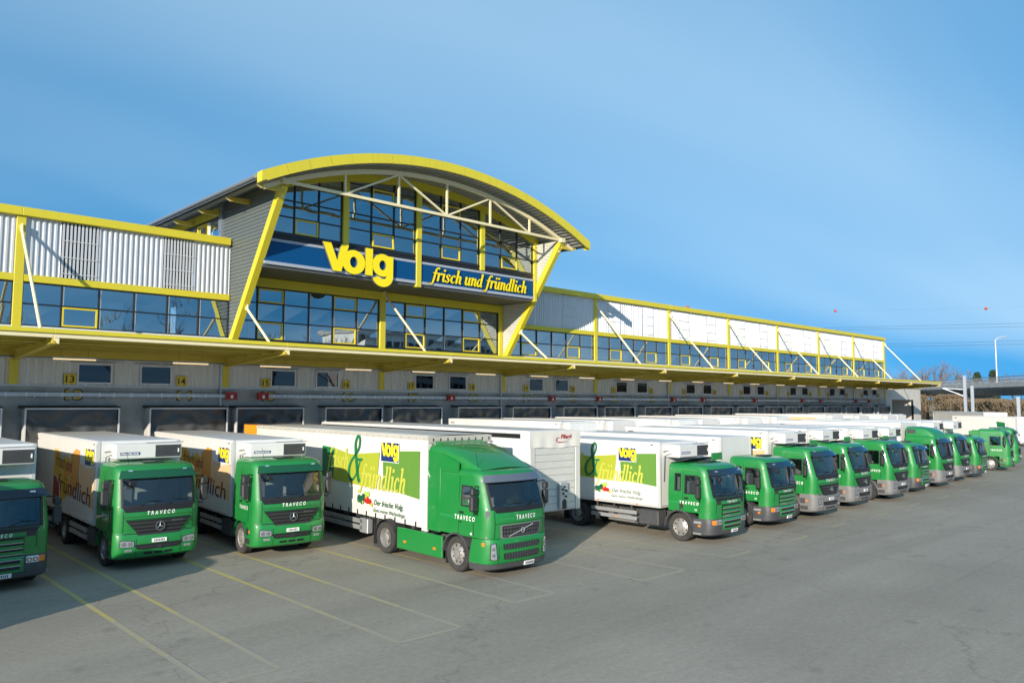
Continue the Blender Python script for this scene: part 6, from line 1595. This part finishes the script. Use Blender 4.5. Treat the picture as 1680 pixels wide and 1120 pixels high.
# viaduct
va, vb = Vector((156.3, 52.8, 0)), Vector((131.5, 30.4, 0))
vd = (vb-va).normalized(); vang = math.atan2(vd.y, vd.x)
VI = thing('viaduct', 'grey concrete road viaduct with metal railing crossing behind the yard', 'bridge', tuple(va), vang)
zb_, zt_ = 6.35, 8.0
for k in range(11):
    a, c = -46 + k*12, -46 + (k+1)*12-0.04
    MB().prism([(8.6, zt_), (8.6, zt_-0.45), (8.3, zt_-0.75), (6.6, zb_), (2.0, zb_), (0.3, zt_-0.75), (0.0, zt_-0.45), (0.0, zt_)], 'x', a, c).obj('deck_girder', 'concrete', VI)
    for y in (0.1, 8.5):
        MB().box(a, c, y-0.1, y+0.1, zt_+0.001, zt_+0.25).obj('kerb', 'concrete', VI)
        M = MB(); q = a
        while q < c: M.box(q, q+0.04, y-0.03, y+0.03, zt_+0.25, zt_+1.08); q += 0.30
        M.box(a, c, y-0.04, y+0.04, zt_+1.08, zt_+1.15).box(a, c, y-0.03, y+0.03, zt_+0.62, zt_+0.66); rl = M.obj('railing', 'fence_metal', VI)
for a in (-38, -19, 0, 13, 30, 50, 68):
    MB().cbox(a-0.7, a+0.7, 2.4, 6.0, 0, zb_-0.002, 0.1).obj('pier', 'concrete_light', VI)
# rising ground and a low wall behind the viaduct
setting(MB().grid(lambda u, v: (lerp(120, 420, u), lerp(-220, 330, v), (0.02 + 6.2*min(1, u*4)*(0.8+0.2*math.sin(v*31)) + 1.4*math.sin(u*9+v*14)*u) if u > 0 else -0.4), 30, 60).obj('hill', 'hill'))
bpy.data.objects['hill'].location = (38, 0, 0)
EW = tag(MB().cbox(0, 46, 0, 0.6, 0, 3.7, 0.05).obj('retaining_wall', 'concrete_light'), 'pale retaining wall under the viaduct at the right', 'wall')
EW.location = (137, 40.5, 0); EW.rotation_euler = (0, 0, vang)
def brush(name, label, loc, rz, w, d, h, n_, seed, mt='shrub'):
    rn = random.Random(seed); M = MB()
    for k in range(n_):
        x, y = rn.uniform(0, w), rn.uniform(0, d); hh = h*rn.uniform(0.6, 1.0); p = Vector((x, y, 0))
        for s_ in range(4):
            q = p + Vector((rn.gauss(0, 0.3), rn.gauss(0, 0.3), hh*rn.uniform(0.25, 0.5))); q.z = min(q.z, h)
            M.beam(p, q, 0.05, 0.05)
            for j in range(6):
                b_ = p.lerp(q, rn.random()); r_ = b_ + Vector((rn.gauss(0, 0.55), rn.gauss(0, 0.4), rn.uniform(-0.1, 0.6))); M.add([b_, r_, r_+Vector((0.06, 0.06, 0.08))], [(0, 1, 2)])
            p = q
    o = M.obj(name, mt); o.location = loc; o.rotation_euler = (0, 0, rz); return tag(o, label, 'hedge')
brush('brush_hedge', 'brown leafless thicket under the viaduct next to the annex', (160, 60, 0), vang, 9, 4, 6.2, 330, 1)
brush('brush_hedge', 'brown leafless thicket between the viaduct piers behind the masts', (147.5, 48, 0), vang, 6, 3, 6.0, 220, 3)
brush('brush_hedge', 'brown leafless thicket above the retaining wall at the right edge', (138, 43, 0), vang, 24, 3, 5.2, 420, 2)
def bare_tree(label, loc, h, seed, spread=0.42, grp='leafless trees beyond the viaduct', depth=5):
    rn = random.Random(seed); t = thing('bare_tree', label, 'tree', loc, 0, grp)
    T, C_ = MB(), MB()
    def grow(p, d, L, r, lv):
        q = p + d*L; (T if lv < 2 else C_).tube([p, q], r, 5 if lv < 2 else 3, r*0.62)
        if lv >= depth: return
        for k in range(3 if lv else 4):
            nd = (d + Vector((rn.gauss(0, spread), rn.gauss(0, spread), rn.uniform(-0.05, 0.3)))).normalized(); grow(p.lerp(q, rn.uniform(0.6, 1.0)), nd, L*rn.uniform(0.55, 0.8), r*0.6, lv+1)
    grow(Vector((0, 0, 0)), Vector((0, 0, 1)), h*0.32, h*0.016, 0)
    T.obj('trunk', 'bark', t); C_.obj('crown', 'twig', t)
for i, (x, y, h, lb) in enumerate(((166, 61, 11.5, 'leafless tree just right of the warehouse roof end'), (168, 55.5, 13.5, 'tall leafless tree above the viaduct beside the last tie rod'), (174, 52.0, 12, 'leafless tree above the viaduct in the middle'),
                                  (170, 58.5, 10.5, 'low leafless tree behind the viaduct railing'), (180, 42.5, 11, 'small leafless tree right of the street lamp'))):
    bare_tree(lb, (x, y, 0), h*1.32, 20+i)
def leafy(label, loc, h, r, seed):
    rn = random.Random(seed); t = thing('evergreen_tree', label, 'tree', loc, 0, 'evergreens beyond the viaduct')
    MB().tube([(0, 0, 0), (0, 0, h*0.6)], 0.22, 6, 0.1).obj('trunk', 'bark', t); M = MB()
    for k in range(1500):
        a = rn.uniform(0, 6.283); zz = rn.random()**0.8; rr = r*math.sqrt(rn.random())*(1-0.7*zz**2.2)*(0.8+0.3*math.sin(a*3+zz*9)); c = Vector((rr*math.cos(a), rr*math.sin(a), h*(0.35+0.65*zz)))
        u = Vector((rn.gauss(0, 1), rn.gauss(0, 1), rn.gauss(0, 1))).normalized()*0.24; v = Vector((rn.gauss(0, 1), rn.gauss(0, 1), rn.gauss(0, 1))).normalized()*0.2
        M.add([c-u, c+v, c+u, c-v], [(0, 1, 2, 3)])
    M.obj('crown', 'conifer', t)
leafy('dark evergreen tree above the viaduct left of the street lamp', (174.5, 48.2, 0), 11.2, 1.5, 5)
leafy('olive evergreen tree beside the street lamp', (175.5, 45.6, 0), 11.6, 1.6, 6)
sl = thing('street_lamp', 'tall white street lamp standing on the viaduct', 'street lamp', (141.4, 36.3, 8.0))
MB().tube([(0, 0, 0), (0, 0, 7.2)], 0.14, 10, 0.09).obj('pole', 'lamp_post', sl, smooth=40)
o = MB().tube([(0, 0, 7.15), (0.2, -0.35, 7.5), (0.55, -0.95, 7.62)], 0.055, 8).obj('arm', 'lamp_post', sl, smooth=40)
MB().cbox(0.38, 0.82, -1.5, -0.8, 7.58, 7.74, 0.05).obj('lamp_head', 'lamp_post', o)
for i, (x, y, h, lb) in enumerate(((123, 35.6, 9.0, 'thick grey mast in front of the viaduct'), (121.2, 34.2, 7.5, 'slim pale mast beside the thick grey mast'), (114.8, 27.2, 5.9, 'short pale mast at the right under the viaduct'))):
    t = thing('mast', lb, 'mast', (x, y, 0)); MB().cbox(-0.24 if i == 0 else -0.13, 0.24 if i == 0 else 0.13, -0.2, 0.2, 0, h, 0.03).obj('post', 'galv', t)
    MB().cbox(-0.3, 0.3, -0.3, 0.3, 0, 0.25, 0.03).obj('footing', 'concrete_light', t)
    if i == 0: MB().beam((0, 0, 6.0), (-1.0, 2.6, 7.2), 0.08, 0.08).beam((0, 0, 7.0), (-1.0, 2.6, 7.2), 0.06, 0.06).obj('bracket', 'galv', t)
ct = thing('rail_mast', 'thin dark rail mast with a bracket on the skyline', 'mast', (190.8, 60, 0))
MB().cbox(-0.12, 0.12, -0.12, 0.12, 0, 12.0, 0.02).obj('post', 'wire', ct); MB().beam((0, 0, 11.6), (0.9, -1.6, 11.6), 0.08, 0.08).beam((0.8, -1.4, 11.6), (0.8, -1.4, 10.8), 0.07, 0.07, (0, 1, 0)).obj('bracket', 'wire', ct)
# overhead line with marker balls
def cable(label, p0, p1, ext=1.2, sag=1.2, r=0.035):
    a, b = Vector(p0), Vector(p1); d = b-a; a2, b2 = a - d*ext*2.5, b + d*ext
    P = [a2.lerp(b2, k/30) - Vector((0, 0, sag*4*(k/30)*(1-k/30) - sag*0.9)) for k in range(31)]
    M = MB(); M.tube(P, r, 4); return tag(M.obj('power_cable', 'wire'), label, 'cable', 'power line cables')
cable('power cable just above the roof end, upper of its pair', (275.5, 118.8, 32.0), (292.5, 66.7, 30.8))
cable('power cable just above the roof end, lower of its pair', (275.5, 118.8, 31.2), (292.5, 66.8, 29.7))
cable('low power cable over the trees, upper of its pair', (280.9, 105.3, 25.7), (292.4, 66.9, 25.1))
cable('low power cable over the trees, lower of its pair', (280.9, 105.3, 24.8), (292.4, 67.0, 24.1))
cable('thin uppermost cable that carries the red balls', (274.8, 120.4, 38.0), (290, 76.7, 36.4), r=0.008)
for p, lb in (((274.8, 120.4, 38.0), 'red marker ball in the sky over the right wing'), ((290, 76.7, 36.4), 'red marker ball in the sky at the right'), ((249.9, 165.9, 41.2), 'red marker ball just above the roof edge')):
    t = thing('marker_ball', lb, 'marker ball', p, 0, 'red balls on the power line'); M = MB()
    M.lathe([(0.5*math.sin(rad(q)), -0.5*math.cos(rad(q))) for q in range(1, 90, 11)] + [(0.5, 0)], (0, 0, 0), 'z', 16); M.obj('lower_half', 'marker_red', t, smooth=60)
    M = MB(); M.lathe([(0.5, 0.004)] + [(0.5*math.sin(rad(q)), -0.5*math.cos(rad(q))) for q in range(95, 180, 12)], (0, 0, 0), 'z', 16); M.obj('upper_half', 'marker_red', t, smooth=60)

# ------------------------------------------------------------------ across the road, mirrored in the glass front
for i, (x, y, h) in enumerate(((8, -62, 22), (24, -66, 25), (38, -58, 23), (52, -64, 26), (66, -60, 22), (84, -66, 24), (150, -70, 24))):
    bare_tree('tall leafless tree mirrored in the windows, %s from the left' % ORD[i], (x, y, 0), h, 60+i, 0.40, 'trees across the road', 5)
OF = thing('office_block', 'long white office block mirrored in the glass front', 'building', (98, -84, 0))
MB().box(0, 46, -12, 0, 0, 21).obj('wall', 'far_white', OF)
MB().box(-0.5, 46.5, -12.5, 0.5, 21, 21.6).obj('roof', 'concrete', OF)
for f in range(6):
    for k in range(22):
        MB().box(0.6+k*2.06, 0.6+k*2.06+1.6, 0.002, 0.06, 1.2+f*3.3, 3.0+f*3.3).obj('window', 'mullion', OF)
